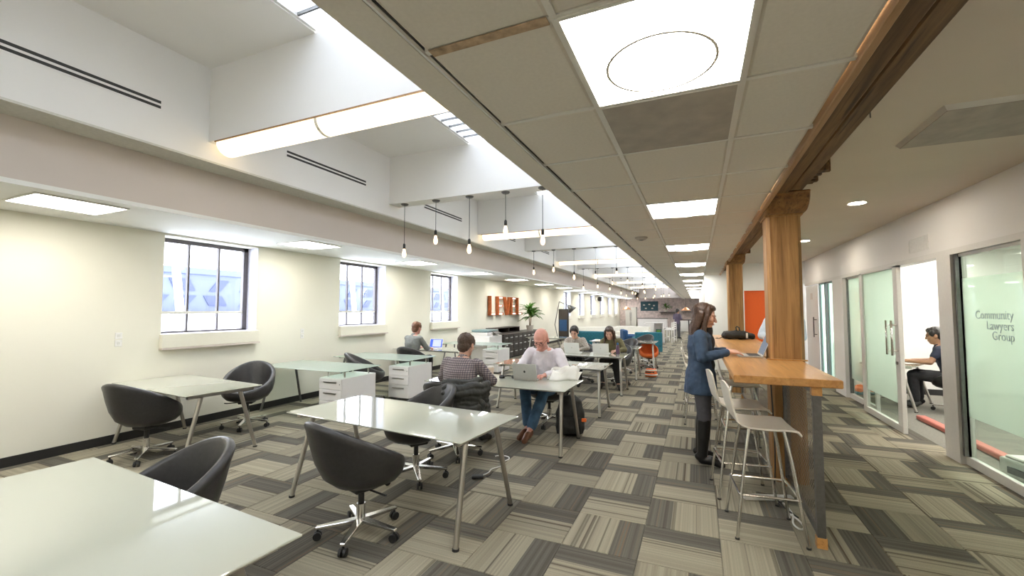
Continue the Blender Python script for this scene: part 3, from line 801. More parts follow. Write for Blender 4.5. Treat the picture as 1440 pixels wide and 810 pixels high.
T5b = desk('bare white glass desk behind the bald man', (-2.20, 6.80, 0), 0, L=1.8)
T6 = desk('white glass desk with the two white laptops of the women', (-2.17, 8.56, 0), 0, L=1.82)
T7 = desk('white glass desk behind the two women', (-2.14, 10.5, 0), 0, L=1.8)
T8 = desk('white glass desk with an orange chair under it', (-1.93, 12.5, 0), 0, L=1.8)
T8b = desk('far white glass desk near the blue sofas', (-4.3, 13.3, 0), 0, L=1.6)
T4b = desk('white glass desk of the man in grey by the wall', (-5.52, 8.32, 0), 0, L=1.75)

def glass_ped_desk(label, loc, rz=0, L=1.85, W=.85):
    r = thing('pedestal_desk', label, 'desk', loc, rz)
    a, b, h = L / 2, W / 2, .72
    MB().box(-a, -b, h - .011, a, b, h).build('table_top', 'desk_glass_clear', r, bev=.003)
    MB().box(-a + .065, -b + .08, h - .04, -a + .105, b - .08, h - .012).build('under_frame', 'steel_leg', r)
    for sy in (-1, 1):
        f = (-a + .05, sy * (b - .05), .0)
        MB().tube([(-a + .09, sy * (b - .22), h - .03), f], [.02, .017], 10).build('leg', 'steel_dark', r, smooth=True, auto=40)
    x0, x1, y0, y1 = a - .50, a - .06, -b + .10, b - .05
    body = MB().box(x0, y0, .04, x1, y1, .60).build('pedestal_body', 'pedestal_white', r, bev=.004)
    MB().box(x0 + .02, y0 + .03, 0, x1 - .02, y1 - .03, .04).build('plinth', 'steel_dark', body)
    for i, (z0, z1) in enumerate(((.045, .265), (.275, .43), (.44, .59))):
        d = MB().box(x0 + .006, y0 - .018, z0, x1 - .006, y0, z1).build('drawer', 'pedestal_white', r, bev=.003)
        MB().box(x0 + .10, y0 - .034, z1 - .055, x1 - .10, y0 - .018, z1 - .040).build('handle', 'steel_leg', d)
    MB().tube([(x1 - .035, y0 - .02, .52), (x1 - .035, y0 - .022, .52)], .008, 8).build('drawer_lock', 'steel_dark', r)
    for x in (x0 + .06, x1 - .06):
        for y in (y0 + .10, y1 - .10): MB().tube([(x, y, .60), (x, y, h - .011)], .014, 10).build('standoff', 'chrome', r)
    return r
T3 = glass_ped_desk('green glass desk with white drawers between first and second window', (-5.55, 5.08, 0), 0, L=1.75)
T4 = glass_ped_desk('green glass desk with white drawers in front of the man in grey', (-5.50, 6.58, 0), 0, L=1.75)
T4c = glass_ped_desk('green glass desk with white drawers beside the copier', (-5.42, 10.1, 0), 0, L=1.75)

# ------------------------------------------------------------------ tub chairs
def tub_chair(label, loc, d, mt='leather_black', group=None):
    r = thing('tub_chair', label, 'chair', loc, face(*d))
    n = 40; R = .335
    def rim(p): return .50 + .345 * ((1 - cos(p)) / 2) ** 1.05
    prof_o = [(.0, .0), (.30, .004), (.55, .05), (.78, .18), (.92, .40), (.985, .66), (1.0, .88)]
    vs, fs = [], []
    rows = []
    def row(fr):
        rows.append(len(vs))
        for k in range(n): vs.append(fr(2 * pi * k / n))
    def P(p, rr, z, lean=0.0):
        # p=0 faces +Y; egg shape, back leans outwards
        back = (1 - cos(p)) / 2
        x = rr * sin(p) * 1.0; y = rr * cos(p) * (.92 if cos(p) > 0 else 1.0) - lean * back
        return (x, y, z)
    zb = .355
    for q, t in prof_o[1:]:
        row(lambda p, q=q, t=t: P(p, R * q * (1 - .04 * t), zb + (rim(p) - zb) * t, .07 * t * t))
    th = .055
    for ang in (0, 45, 90, 135, 180):     # rolled rim
        a = radians(ang)
        row(lambda p, a=a: P(p, R * .96 - th / 2 + th / 2 * cos(a), rim(p) - .012 + .026 * sin(a), .072))
    for t in (.8, .5, .2):
        row(lambda p, t=t: P(p, R * .96 - th - .02 * (1 - t), max(.455, .44 + (rim(p) - .44) * t), .065 * t))
    row(lambda p: P(p, R * .70, .452, 0))
    m = len(rows)
    for i in range(m - 1):
        for k in range(n): fs.append((rows[i] + k, rows[i] + (k + 1) % n, rows[i + 1] + (k + 1) % n, rows[i + 1] + k))
    vs.append((0, 0, zb)); c0 = len(vs) - 1
    for k in range(n): fs.append((c0, rows[0] + (k + 1) % n, rows[0] + k))
    vs.append((0, 0, .452)); c1 = len(vs) - 1
    for k in range(n): fs.append((rows[-1] + k, rows[-1] + (k + 1) % n, c1))
    MB().add(vs, fs).build('shell', mt, r, smooth=True)
    cs = .78 * R
    MB().lathe([(0, .44), (cs * .9, .44), (cs, .455), (cs, .475), (cs * .93, .49), (cs * .6, .498), (0, .50)], 32, (0, .03, 0)).build('seat_cushion', mt, r, smooth=True)
    MB().box(-.09, -.09, .32, .09, .09, .36).build('tilt_plate', 'plastic_black', r, bev=.01)
    MB().tube([(.05, .0, .335), (.24, .03, .33), (.27, .03, .335)], .007, 6).build('height_lever', 'plastic_black', r)
    MB().tube([(0, 0, .33), (0, 0, .21)], .022, 12).build('gas_lift', 'plastic_black', r, smooth=True, auto=40)
    MB().tube([(0, 0, .22), (0, 0, .075)], .031, 14).build('column', 'chrome', r, smooth=True, auto=40)
    for k in range(5):
        a = 2 * pi * k / 5 + .35; u = V((cos(a), sin(a), 0)); s = V((-sin(a), cos(a), 0))
        pts = []
        lg = MB()
        q = [(.02, .030, .092, .118), (.30, .017, .072, .092)]
        vv = []
        for rr, wd, z0, z1 in q:
            for ss, zz in ((-1, z0), (1, z0), (1, z1), (-1, z1)): vv.append(u * rr + s * wd * ss + V((0, 0, zz)))
        lg.add(vv, [(0, 3, 2, 1), (4, 5, 6, 7), (0, 1, 5, 4), (1, 2, 6, 5), (2, 3, 7, 6), (3, 0, 4, 7)])
        L = lg.build('base_leg', 'chrome', r, bev=.004)
        c = u * .285
        w_ = MB()
        for sg in (-1, 1): w_.tube([c + s * (.008 * sg) + V((0, 0, .028)), c + s * (.024 * sg) + V((0, 0, .028))], .028, 14)
        w_.tube([c + V((0, 0, .03)), c + V((0, 0, .078))], .009, 8)
        w_.build('caster', 'plastic_black', L)
    return r
CH = tub_chair('empty black tub chair standing between the corner desk and the vacant desk', (-2.24, 2.45, 0), (.30, .95))
def chair(label, loc, d): return dup(CH, loc, face(*d), label)
chair('empty black tub chair back to back with the jacketed chair', (-2.50, 3.46, 0), (-.52, -.85))
chair('empty black tub chair at the near side of the desk under the first window', (-5.50, 2.74, 0), (-.20, .98))
chair('empty black tub chair at the far side of the desk under the first window', (-5.72, 4.02, 0), (.6, -.8))
chair('empty black tub chair tucked against the large corner desk', (-2.62, 1.31, 0), (-.22, -.98))
chair('black tub chair behind the first green glass desk', (-5.35, 5.95, 0), (.8, .6))
chair('black tub chair the man in grey sits on', (-5.50, 7.50, 0), (.0, 1))
chair('black tub chair with a puffer jacket over its back', (-2.50, 4.18, 0), (.02, 1))
chair('black tub chair the bald man sits on', (-1.93, 5.78, 0), (0, -1))
chair('black tub chair of the woman in the patterned sweater', (-2.42, 9.45, 0), (.1, -1))
chair('black tub chair of the woman in the olive cardigan', (-1.62, 9.50, 0), (-.1, -1))
chair('empty black tub chair facing the woman in the patterned sweater', (-2.45, 7.72, 0), (.1, 1))
chair('empty black tub chair behind the desk behind the women', (-1.75, 11.35, 0), (-.5, -.8))
chair('empty black tub chair behind the desk with the orange chair', (-1.55, 13.45, 0), (-.5, -.8))
oc = dup(CH, (-1.25, 12.45, 0), face(.2, -1), 'orange tub chair under the last desk of the aisle row'); oc.scale = (.8, .8, .78)
for ch in oc.children:
    if ch.name.split('.')[0] in ('shell', 'seat_cushion'):
        ch.data = ch.data.copy(); ch.data.materials.clear(); ch.data.materials.append(M['orange_fabric'])

# ------------------------------------------------------------------ high counter and bar stools
ct = thing('high_counter', 'long honey timber high counter built around the thick post', 'counter', (0, 0, 0))
zc = 1.13
MB().prism([(.235, 3.5, zc - .055), (.885, 3.5, zc - .055), (.885, 4.70, zc - .055), (.615, 4.70, zc - .055), (.615, 5.02, zc - .055), (.885, 5.02, zc - .055), (.885, 9.0, zc - .055), (.235, 9.0, zc - .055)], (0, 0, .055)).build('counter_top', 'wood_counter', ct, bev=.006)
MB().box(.60, 4.685, zc, .925, 4.715, zc + .012).build('post_collar', 'wood_counter', ct)
for y0, y1 in ((3.53, 4.68), (5.05, 6.9), (6.95, 8.9)):
    fr = MB()
    fr.box(.715, y0, .02, .765, y0 + .04, zc - .055); fr.box(.715, y1 - .04, .02, .765, y1, zc - .055)
    fr.box(.725, y0 + .04, zc - .11, .755, y1 - .04, zc - .07); fr.box(.725, y0 + .04, .06, .755, y1 - .04, .10)
    f = fr.build('support_frame', 'steel_dark', ct)
    for y in (y0, y1 - .045):
        for z0, z1 in ((0, .07), (zc - .115, zc - .055)): MB().box(.71, y - .003, z0, .77, y + .048, z1).build('timber_block', 'wood_counter', f)
    me_ = MB(); n = int((y1 - y0 - .08) / .022)
    H0, H1 = .10, zc - .11; A0, A1 = y0 + .04, y1 - .04
    st = .046
    for sg in (1, -1):
        k = -(H1 - H0)
        while k < (A1 - A0):
            # line y = A0 + k + t , z = H0 + t   (t 0..H)   clipped to A0..A1
            t0 = max(0, -k); t1 = min(H1 - H0, (A1 - A0) - k)
            if t1 - t0 > .01:
                if sg == 1: p, q = (.739, A0 + k + t0, H0 + t0), (.739, A0 + k + t1, H0 + t1)
                else: p, q = (.742, A0 + k + t0, H1 - t0), (.742, A0 + k + t1, H1 - t1)
                d = V(q) - V(p); s_ = V((0, -d.z, d.y)).normalized() * .0055
                me_.add([V(p) - s_, V(p) + s_, V(q) + s_, V(q) - s_], [(0, 1, 2, 3)])
            k += st
    mo = me_.build('metal_mesh', 'mesh_bronze', ct); mo['kind'] = 'stuff'

def stool(label, loc, d):
    r = thing('bar_stool', label, 'bar stool', loc, face(*d))
    # moulded seat: profile in Y (front +) swept over X
    prof = [(-.235, 1.06), (-.225, .98), (-.205, .88), (-.185, .81), (-.155, .775), (-.11, .762), (0, .758), (.12, .762), (.185, .757), (.205, .742)]
    n = len(prof); vs, fs = [], []; xs = [-.205, -.19, -.12, 0, .12, .19, .205]
    for side in (0, 1):
        for j, x in enumerate(xs):
            for i, (y, z) in enumerate(prof):
                e = abs(x) / .205
                up = .014 * e * e if 3 < i < 9 else 0
                tp = -.02 * e * e if i == 0 else 0
                nx = .012 * side
                d0 = V((0, prof[min(i + 1, n - 1)][0] - prof[max(i - 1, 0)][0], prof[min(i + 1, n - 1)][1] - prof[max(i - 1, 0)][1])).normalized()
                nm = V((0, -d0.z, d0.y))
                vs.append((x * (1 - .12 * max(0, (z - .80)) / .26), y - nm.y * nx, z + up + tp - nm.z * nx))
    w_ = len(xs)
    for side in (0, 1):
        b = side * w_ * n
        for j in range(w_ - 1):
            for i in range(n - 1):
                q = (b + j * n + i, b + (j + 1) * n + i, b + (j + 1) * n + i + 1, b + j * n + i + 1)
                fs.append(q if side == 0 else q[::-1])
    B = w_ * n
    for j in range(w_ - 1):
        for i in (0, n - 1): fs.append((j * n + i, (j + 1) * n + i, B + (j + 1) * n + i, B + j * n + i))
    for i in range(n - 1):
        for j in (0, w_ - 1): fs.append((j * n + i, j * n + i + 1, B + j * n + i + 1, B + j * n + i))
    MB().add(vs, fs).build('seat_shell', 'stool_white', r, smooth=True, auto=50)
    for sx in (-1, 1):
        for sy in (-1, 1):
            f = (sx * .215, sy * .215, .008)
            lg = MB().tube([(sx * .14, sy * .11, .748), (sx * .165, sy * .145, .55), f], .0115, 10).build('leg', 'chrome', r, smooth=True, auto=40)
            MB().lathe([(0, 0), (.015, 0), (.015, .012), (0, .014)], 10, (f[0], f[1], 0)).build('foot', 'plastic_black', lg)
    zf = .30; q = .188
    for p0, p1 in (((-q, q), (q, q)), ((-q, -q), (-q, q)), ((q, -q), (q, q)), ((-q, -q), (q, -q))):
        MB().tube([(*p0, zf), (*p1, zf)], .010, 8).build('foot_rail', 'chrome', r, smooth=True, auto=40)
    m = MB()
    for sx in (-1, 1): m.tube([(sx * .13, -.12, .748), (sx * .13, .14, .748)], .010, 8)
    m.build('seat_rails', 'chrome', r)
    return r
ST = stool('white moulded bar stool at the open end of the high counter', (.42, 3.68, 0), (1, .10))
def stl(label, loc, d=(1, .05)): return dup(ST, loc, face(*d), label)
stl('white moulded bar stool beside the standing woman, second from the counter end', (.33, 4.33, 0), (1, .12))
stl('white moulded bar stool behind the standing woman under the counter', (.44, 5.55, 0))
stl('white moulded bar stool pulled out from the counter past the standing woman', (.02, 6.75, 0))
stl('white moulded bar stool near the far end of the high counter', (-.02, 8.1, 0))

# power strip and cables under the counter
ps = thing('power_strip', 'white power strip lying on the carpet under the high counter', 'power strip', (.52, 4.25, 0), radians(20))
MB().box(-.20, -.028, 0, .20, .028, .035).build('strip_body', 'white_plastic', ps, bev=.006)
for i in range(5): MB().box(-.16 + i * .08 - .018, -.02, .035, -.16 + i * .08 + .018, .02, .037).build('socket', 'grid_metal', ps)
def cable(name, label, pts, r_, mt, cat='cable'):
    cu = bpy.data.curves.new(name, 'CURVE'); cu.dimensions = '3D'; cu.bevel_depth = r_; cu.bevel_resolution = 2; cu.resolution_u = 8
    sp = cu.splines.new('NURBS'); sp.points.add(len(pts) - 1); sp.use_endpoint_u = True; sp.order_u = 4
    for p, q in zip(sp.points, pts): p.co = (*q, 1)
    cu.materials.append(M[mt])
    o = bpy.data.objects.new(name, cu); COL.objects.link(o)
    dg = bpy.context.evaluated_depsgraph_get(); me = bpy.data.meshes.new_from_object(o.evaluated_get(dg)); bpy.data.objects.remove(o)
    o = bpy.data.objects.new(name, me); COL.objects.link(o)
    return tag(o, label, cat)
cable('loose_cable', 'white cable looped on the carpet near the mesh panel', [(.62, 4.2, .01), (.68, 4.0, .01), (.60, 3.85, .01), (.66, 3.72, .01), (.70, 3.80, .01), (.68, 3.92, .01), (.62, 4.02, .01)], .007, 'cable_white')
cable('loose_cable', 'black cable hanging under the high counter by the post', [(.60, 4.55, 1.06), (.62, 4.5, .5), (.60, 4.4, .12), (.56, 4.3, .02), (.60, 4.1, .012), (.68, 3.95, .012)], .006, 'plastic_black')
cable('loose_cable', 'white cable curling on the carpet beside the vacant desk', [(-1.95, 3.72, .008), (-1.88, 3.82, .008), (-1.96, 3.92, .008), (-1.84, 4.02, .008), (-1.92, 4.16, .008), (-1.84, 4.30, .008), (-1.98, 4.36, .008), (-2.05, 4.28, .008)], .006, 'cable_white')
pb = thing('power_adapter', 'small black power adapter on the carpet beside the white cable', 'adapter', (-1.95, 3.68, 0), .5)
MB().box(-.055, -.03, 0, .055, .03, .03).build('adapter_body', 'plastic_black', pb, bev=.006)
MB().tube([(.055, 0, .015), (.10, .02, .008), (.13, .07, .006)], .004, 6).build('lead', 'plastic_black', pb)

# ------------------------------------------------------------------ people
def remesh(mb, vox, smooth=5, fac=.5):
    me = mb.mesh('tmp', None); o = bpy.data.objects.new('tmp', me); COL.objects.link(o)
    a = o.modifiers.new('r', 'REMESH'); a.mode = 'VOXEL'; a.voxel_size = vox; a.use_smooth_shade = True
    b = o.modifiers.new('s', 'SMOOTH'); b.factor = fac; b.iterations = smooth
    dg = bpy.context.evaluated_depsgraph_get(); out = bpy.data.meshes.new_from_object(o.evaluated_get(dg))
    bpy.data.objects.remove(o); bpy.data.meshes.remove(me)
    return out
def skinned(mb, name, mt, parent, vox, smooth=5, wr=0.0, wf=9.0, stretch=1.0):
    me = remesh(mb, vox, smooth)
    if wr:
        nn = [v.normal.copy() for v in me.vertices]
        for v, q in zip(me.vertices, nn):
            c = v.co; v.co = c + q * wr * (noise.noise(V((c.x * wf, c.y * wf, c.z * wf * stretch))) + .5 * noise.noise(c * wf * 2.3))
    me.name = name; me.materials.clear(); me.materials.append(M[mt])
    me.polygons.foreach_set('use_smooth', [True] * len(me.polygons))
    o = bpy.data.objects.new(name, me); COL.objects.link(o); o.parent = parent
    return o

def lerp(a, b, t): return V(a) * (1 - t) + V(b) * t
def spine_rings(p, inf, chest_w, belly, top=True, low=0.0):
    pel, ch, nk = V(p['pelvis']), V(p['chest']), V(p['neck'])
    X = V((1, 0, 0))
    pts = [(pel + (pel - ch).normalized() * (.09 + low), .145, .105), (pel, .165, .118), (lerp(pel, ch, .45), .135 + belly * .6, .100 + belly), (ch, chest_w, .112 + belly * .35), (lerp(ch, nk, .55), chest_w * .97, .098), (lerp(ch, nk, .86), chest_w * .62, .072)]
    if top: pts.append((nk, .062, .060))
    r = []
    for i, (c, rx, ry) in enumerate(pts):
        d = (pts[min(i + 1, len(pts) - 1)][0] - pts[max(i - 1, 0)][0]).normalized()
        ya = d.cross(X).normalized() * -1
        r.append((c, rx + inf, ry + inf, X, ya))
    return r
def hand(mb, w_, d, n, side, s=1.0):
    w_, d, n = V(w_), V(d).normalized(), V(n).normalized(); sd = d.cross(n).normalized() * side
    mb.loft([(w_ - d * .02, .027 * s, .020 * s, sd, n), (w_ + d * .02, .032 * s, .018 * s, sd, n), (w_ + d * .06, .042 * s, .016 * s, sd, n), (w_ + d * .088, .040 * s, .013 * s, sd, n)], 12)
    for k, (off, L) in enumerate(((.034, .066), (.0115, .078), (-.0115, .074), (-.034, .058))):
        b = w_ + d * .082 + sd * off * s
        d1 = (d * .93 + n * .36).normalized(); d2 = (d * .62 + n * .78).normalized()
        m1 = b + d1 * L * .52 * s; m2 = m1 + d2 * L * .48 * s
        mb.cap(b - d * .015, .0085 * s, m1, .0078 * s, 8); mb.cap(m1, .0078 * s, m2, .0066 * s, 8)
    b = w_ + d * .022 + sd * .026 * s; m1 = b + (d * .62 + sd * .75).normalized() * .042 * s; m2 = m1 + (d * .92 + sd * .2 + n * .3).normalized() * .032 * s
    mb.cap(b, .0125 * s, m1, .0105 * s, 8); mb.cap(m1, .010 * s, m2, .0082 * s, 8)

def person(label, loc, rz, p, top='shirt_white', bottom='jeans', shoe='shoe_black', skin='skin', hair='hair_short', style='short', vox=.006, sleeve=1.0, chest_w=.155, belly=.0, boots=None, inner=None, group=None, legs=True, scale=1.0, glasses=False, fat=0.0, top_name='shirt', tunic=0.0, hs=1.10):
    r = thing('person', label, 'person', loc, rz, group); r.scale = (scale,) * 3
    g = lambda k: V(p[k])
    pel, ch, nk, hc = g('pelvis'), g('chest'), g('neck'), g('head')
    yaw, pitch = p.get('hdir', (0, 0))
    Rh = Matrix.Rotation(yaw, 3, 'Z') @ Matrix.Rotation(pitch, 3, 'X')
    Rh = Rh * hs
    H = lambda q: hc + Rh @ V(q)
    b = MB()
    b.loft(spine_rings(p, -.004, chest_w, belly), 18)
    shw = p.get('shw', chest_w + .015)
    shz = lerp(ch, nk, .62)
    sho = {'L': shz + V((-shw, 0, .0)), 'R': shz + V((shw, 0, .0))}
    for s in 'LR':
        e, w_ = g('elb' + s), g('wr' + s)
        b.cap(sho[s], .052 + fat, e, .040 + fat * .6, 12); b.cap(e, .040 + fat * .6, w_, .026 + fat * .3, 12)
        hd = p.get('hd' + s, (w_ - e)); hn = p.get('hn' + s, (0, 0, -1))
        hand(b, w_, hd, hn, -1 if s == 'L' else 1)
        if legs:
            hp = pel + V(((-1 if s == 'L' else 1) * .085, .01, -.03)); k, a, t = g('knee' + s), g('ank' + s), g('toe' + s)
            b.cap(hp, .086, k, .056, 14); b.cap(k, .056, lerp(k, a, .35), .054, 12); b.cap(lerp(k, a, .35), .054, a, .036, 12); b.cap(a, .036, t, .030, 10)
    b.cap(nk + V((0, 0, -.03)), .058 + fat * .4, hc + Rh @ V((0, -.015, -.055)), .054 + fat * .4, 14)
    b.ball(H((0, -.010, .030)), (.077, .097, .090), 18, 12, Rh)
    b.ball(H((0, .026, -.022)), (.064 + fat * .2, .070, .098), 16, 12, Rh)
    b.ball(H((0, .044, -.086)), (.046 + fat * .3, .046, .036), 14, 10, Rh)
    b.cap(H((0, .092, .012)), .0085, H((0, .110, -.030)), .0135, 10)
    b.ball(H((0, .089, -.060)), (.024, .012, .010), 12, 8, Rh)
    b.ball(H((0, .078, .026)), (.050, .018, .012), 12, 8, Rh)
    for sx in (-1, 1):
        b.ball(H((sx * .040, .070, -.02)), (.022, .022, .022), 10, 8, Rh)
        b.ball(H((sx * .079, -.004, -.008)), (.011, .020, .033), 10, 8, Rh)
    body = skinned(b, 'body', skin, r, vox, 4)
    for sx in (-1, 1):
        MB().ball(H((sx * .030, .0905, .004)), (.0125, .006, .0055), 10, 6, Rh).build('eye', 'keys_black', r, smooth=True)
        MB().cap(H((sx * .018, .099, .023)), .0035, H((sx * .046, .090, .024)), .003, 6).build('eyebrow', hair if style != 'none' else 'hair_short', r, smooth=True)
    MB().ball(H((0, .0985, -.061)), (.021, .005, .005), 10, 6, Rh).build('lips', 'skin_pink', r, smooth=True)
    if glasses:
        m = MB()
        for sx in (-1, 1):
            q = [H((sx * .033 + .021 * cos(a * pi / 8), .106, .002 + .015 * sin(a * pi / 8))) for a in range(17)]
            m.tube(q, .0022, 6, False); m.tube([H((sx * .054, .104, .006)), H((sx * .083, .0, .008))], .002, 6)
        m.tube([H((-.012, .107, .004)), H((.012, .107, .004))], .002, 6)
        m.build('glasses', 'keys_black', r)
    # clothing
    t = MB(); t.loft(spine_rings(p, .014, chest_w, belly, False, .02 if legs else .05), 20)
    for s in 'LR':
        e, w_ = g('elb' + s), g('wr' + s)
        we = lerp(e, w_, .88 * sleeve) if sleeve > .3 else None
        t.cap(sho[s] + V((0, 0, -.002)), .066 + fat, lerp(sho[s], e, 1 if we else .55), .056 + fat * .7, 14)
        if we: t.cap(e, .056 + fat * .7, we, .040 + fat * .5, 14)
    for s in 'LR':
        sg = -1 if s == 'L' else 1
        t.cap(sho[s] + V((-sg * .02, 0, -.01)), .070 + fat * .5, lerp(pel, ch, .62) + V((sg * (chest_w * .55), 0, 0)), .085 + belly * .6, 14)
    t.cap(sho['L'] * .75 + sho['R'] * .25, .060, sho['R'] * .75 + sho['L'] * .25, .060, 14)
    q = (hc - nk).normalized()
    t.cap(nk - V((0, 0, .06)), .070 + fat * .4, nk - q * .026, .066 + fat * .4, 16)
    skinned(t, top_name, top, r, max(vox, .007), 4, .007, 11.0)
    if tunic:
        t = MB(); X = V((1, 0, 0)); Yv = V((0, 1, 0))
        t.loft([(pel + V((0, 0, -tunic)), .205, .165, X, Yv), (pel + V((0, 0, -.06)), .202, .158, X, Yv), (pel + V((0, 0, .10)), .160, .122, X, Yv), (pel + V((0, 0, .2)), .145, .11, X, Yv)], 20)
        skinned(t, 'tunic_skirt', top, r, .008, 3, .010, 9.0)
    if inner:
        t = MB(); fw = V((0, 1, 0))
        for k in range(5):
            c = lerp(lerp(pel, ch, -.1), nk, k / 4 * .95); t.ball(c + V((0, .088 - (.02 if k == 4 else 0), 0)), (.055, .055, .09), 12, 8)
        skinned(t, 'inner_top', inner, r, .008, 3)
    if legs:
        t = MB(); d = (ch - pel).normalized(); X = V((1, 0, 0)); ya = d.cross(X).normalized() * -1
        t.loft([(pel - d * .10, .148, .112, X, ya), (pel - d * .03, .172, .126, X, ya), (pel + d * .05, .162 + belly * .4, .120 + belly * .6, X, ya), (pel + d * .11, .146 + belly * .5, .112 + belly * .8, X, ya)], 18)
        ends = .86 if not boots else .45
        for s in 'LR':
            hp = pel + V(((-1 if s == 'L' else 1) * .085, .01, -.03)); k, a = g('knee' + s), g('ank' + s)
            loose = .0 if boots else .016
            t.cap(hp, .098, k, .066 + loose * .6, 14); t.cap(k, .066 + loose * .6, lerp(k, a, ends), (.048 if not boots else .058) + loose, 14)
        skinned(t, 'trousers', bottom, r, max(vox, .007), 4, .006, 9.0)
        for s in 'LR':
            k, a, to = g('knee' + s), g('ank' + s), g('toe' + s)
            t = MB(); t.cap(a + V((0, 0, -.03)), .045, lerp(a, to, .55) + V((0, 0, -.004)), .046, 14); t.cap(lerp(a, to, .5), .044, to + (to - a).normalized() * .03, .036, 14)
            bk = a - (to - a).normalized() * .035; t.cap(bk + V((0, 0, -.015)), .040, a + V((0, 0, -.015)), .044, 12)
            if boots: t.cap(lerp(k, a, .12), .066, lerp(k, a, .55), .062, 14); t.cap(lerp(k, a, .5), .060, a, .048, 14)
            skinned(t, 'boot' if boots else 'shoe', boots or shoe, r, max(vox, .006), 3)
    # hair
    if style != 'none':
        t = MB()
        t.ball(H((0, -.020, .038)), (.086, .100, .094), 20, 14, Rh)
        t.ball(H((0, .035, .085)), (.066, .052, .036), 14, 10, Rh)
        t.ball(H((0, -.055, -.02)), (.075, .055, .075), 14, 10, Rh)
        for sx in (-1, 1): t.ball(H((sx * .070, .018, .035)), (.018, .045, .045), 10, 8, Rh)
        if style == 'long':
            zl = p.get('hair_len', -.34)
            for k in range(9):
                a = pi * (.02 + .96 * k / 8); x, y = .078 * cos(a), -.045 - .050 * sin(a)
                t.cap(H((x, y + .03, .02)), .030, H((x * 1.08, y + .01, -.13)), .033, 10)
                e = H((x * 1.08, y + .01, -.13)); t.cap(e, .033, V((e.x + x * .25, e.y - .02, hc.z + zl + .03 * sin(k * 2.1))), .016, 10)
            for sx in (-1, 1):
                e0 = H((sx * .078, .030, .01)); e1 = H((sx * .086, .030, -.12)); t.cap(e0, .022, e1, .026, 10)
                t.cap(e1, .026, V((e1.x + sx * .015, e1.y + .02, hc.z + zl * .95)), .014, 10)
        if style == 'tied':
            t.cap(H((0, -.10, .01)), .030, H((0, -.125, -.02)), .036, 12); t.cap(H((0, -.115, -.03)), .030, H((0, -.10, -.14)), .015, 12)
        skinned(t, 'hair', hair, r, max(vox, .006), 3, .006, 38.0, .22)
    return r

def seated(**k):
    d = dict(pelvis=(0, 0, .55), chest=(0, .07, .86), neck=(0, .13, 1.05), head=(0, .20, 1.175), hdir=(0, -.35),
             elbL=(-.27, .20, .775), elbR=(.27, .20, .775), wrL=(-.13, .42, .765), wrR=(.13, .42, .765),
             hdL=(.25, 1, -.02), hdR=(-.25, 1, -.02), kneeL=(-.13, .44, .55), kneeR=(.13, .44, .55), ankL=(-.13, .42, .10), ankR=(.13, .42, .10),
             toeL=(-.14, .56, .045), toeR=(.14, .56, .045))
    d.update(k); return d
def standing(**k):
    d = dict(pelvis=(0, 0, .93), chest=(0, .0, 1.22), neck=(0, .01, 1.405), head=(0, .05, 1.535), hdir=(0, -.25),
             elbL=(-.215, .02, 1.12), elbR=(.215, .02, 1.12), wrL=(-.10, .27, 1.175), wrR=(.12, .27, 1.175), hdL=(.1, 1, -.05), hdR=(-.1, 1, -.05),
             kneeL=(-.085, .02, .51), kneeR=(.085, .03, .51), ankL=(-.09, -.02, .095), ankR=(.09, .0, .095), toeL=(-.10, .13, .045), toeR=(.10, .15, .045))
    d.update(k); return d

person('standing woman with long brown hair typing on a laptop at the high counter', (.02, 4.98, 0), face(1, 0), standing(hdir=(-.1, -.22), hair_len=-.40),
       'shirt_denim', 'leggings', 'shoe_black', 'skin', 'hair_brown', 'long', .005, 1.0, .150, boots='boots', inner='vest_dark', top_name='denim_jacket', tunic=.20)
person('person in a pale blue shirt half hidden behind the thick post', (1.20, 7.55, 0), face(-.35, -1), standing(wrL=(-.12, .24, 1.12), wrR=(.16, .24, 1.12), elbR=(.27, .04, 1.13)),
       'shirt_lblue', 'pants_dark', 'shoe_black', 'skin', 'hair_short', 'short', .010, 1.0, .175, scale=1.07)
person('bald man in a white shirt and jeans working on a silver laptop', (-1.93, 5.74, 0), face(0, -1),
       seated(chest=(0, .10, .88), neck=(0, .18, 1.09), head=(0, .29, 1.205), hdir=(.0, -.5), elbL=(-.33, .25, .80), elbR=(.33, .25, .80), wrL=(-.12, .50, .765), wrR=(.26, .45, .765), kneeL=(-.10, .46, .56), kneeR=(.17, .46, .57), ankL=(-.02, .78, .12), ankR=(.05, .66, .12), toeL=(-.02, .93, .06), toeR=(.09, .80, .05), shw=.195),
       'shirt_white', 'jeans', 'shoe_brown', 'skin_pink', 'hair_short', 'none', .006, 1.0, .19, belly=.05, glasses=True, fat=.014, hs=1.22)
person('man in a plaid shirt seated with his back turned at the shared desk', (-2.54, 4.24, 0), face(0, 1),
       seated(chest=(0, .10, .86), neck=(0, .19, 1.05), head=(0, .25, 1.185), hdir=(0, -.25), elbL=(-.33, .26, .78), elbR=(.33, .28, .78), wrL=(-.12, .50, .765), wrR=(.13, .50, .765), shw=.19),
       'shirt_plaid', 'pants_dark', 'shoe_black', 'skin', 'hair_short', 'short', .006, 1.0, .185, fat=.008)
person('man in a grey sweater seated with his back turned near the window wall', (-5.62, 7.56, 0), face(.15, 1), seated(head=(0, .16, 1.21), neck=(0, .09, 1.07), chest=(0, .04, .87), hdir=(.1, -.1)),
       'shirt_grey', 'pants_dark', 'shoe_black', 'skin_pink', 'hair_auburn', 'short', .009, 1.0, .17)
person('woman with dark tied hair and patterned sweater behind a white laptop', (-2.46, 9.33, 0), face(.05, -1), seated(chest=(0, .10, .84), neck=(0, .19, 1.01), head=(0, .28, 1.12), hdir=(0, -.4)),
       'sweater_mix', 'pants_dark', 'shoe_black', 'skin', 'hair_dark', 'tied', .009, 1.0, .145)
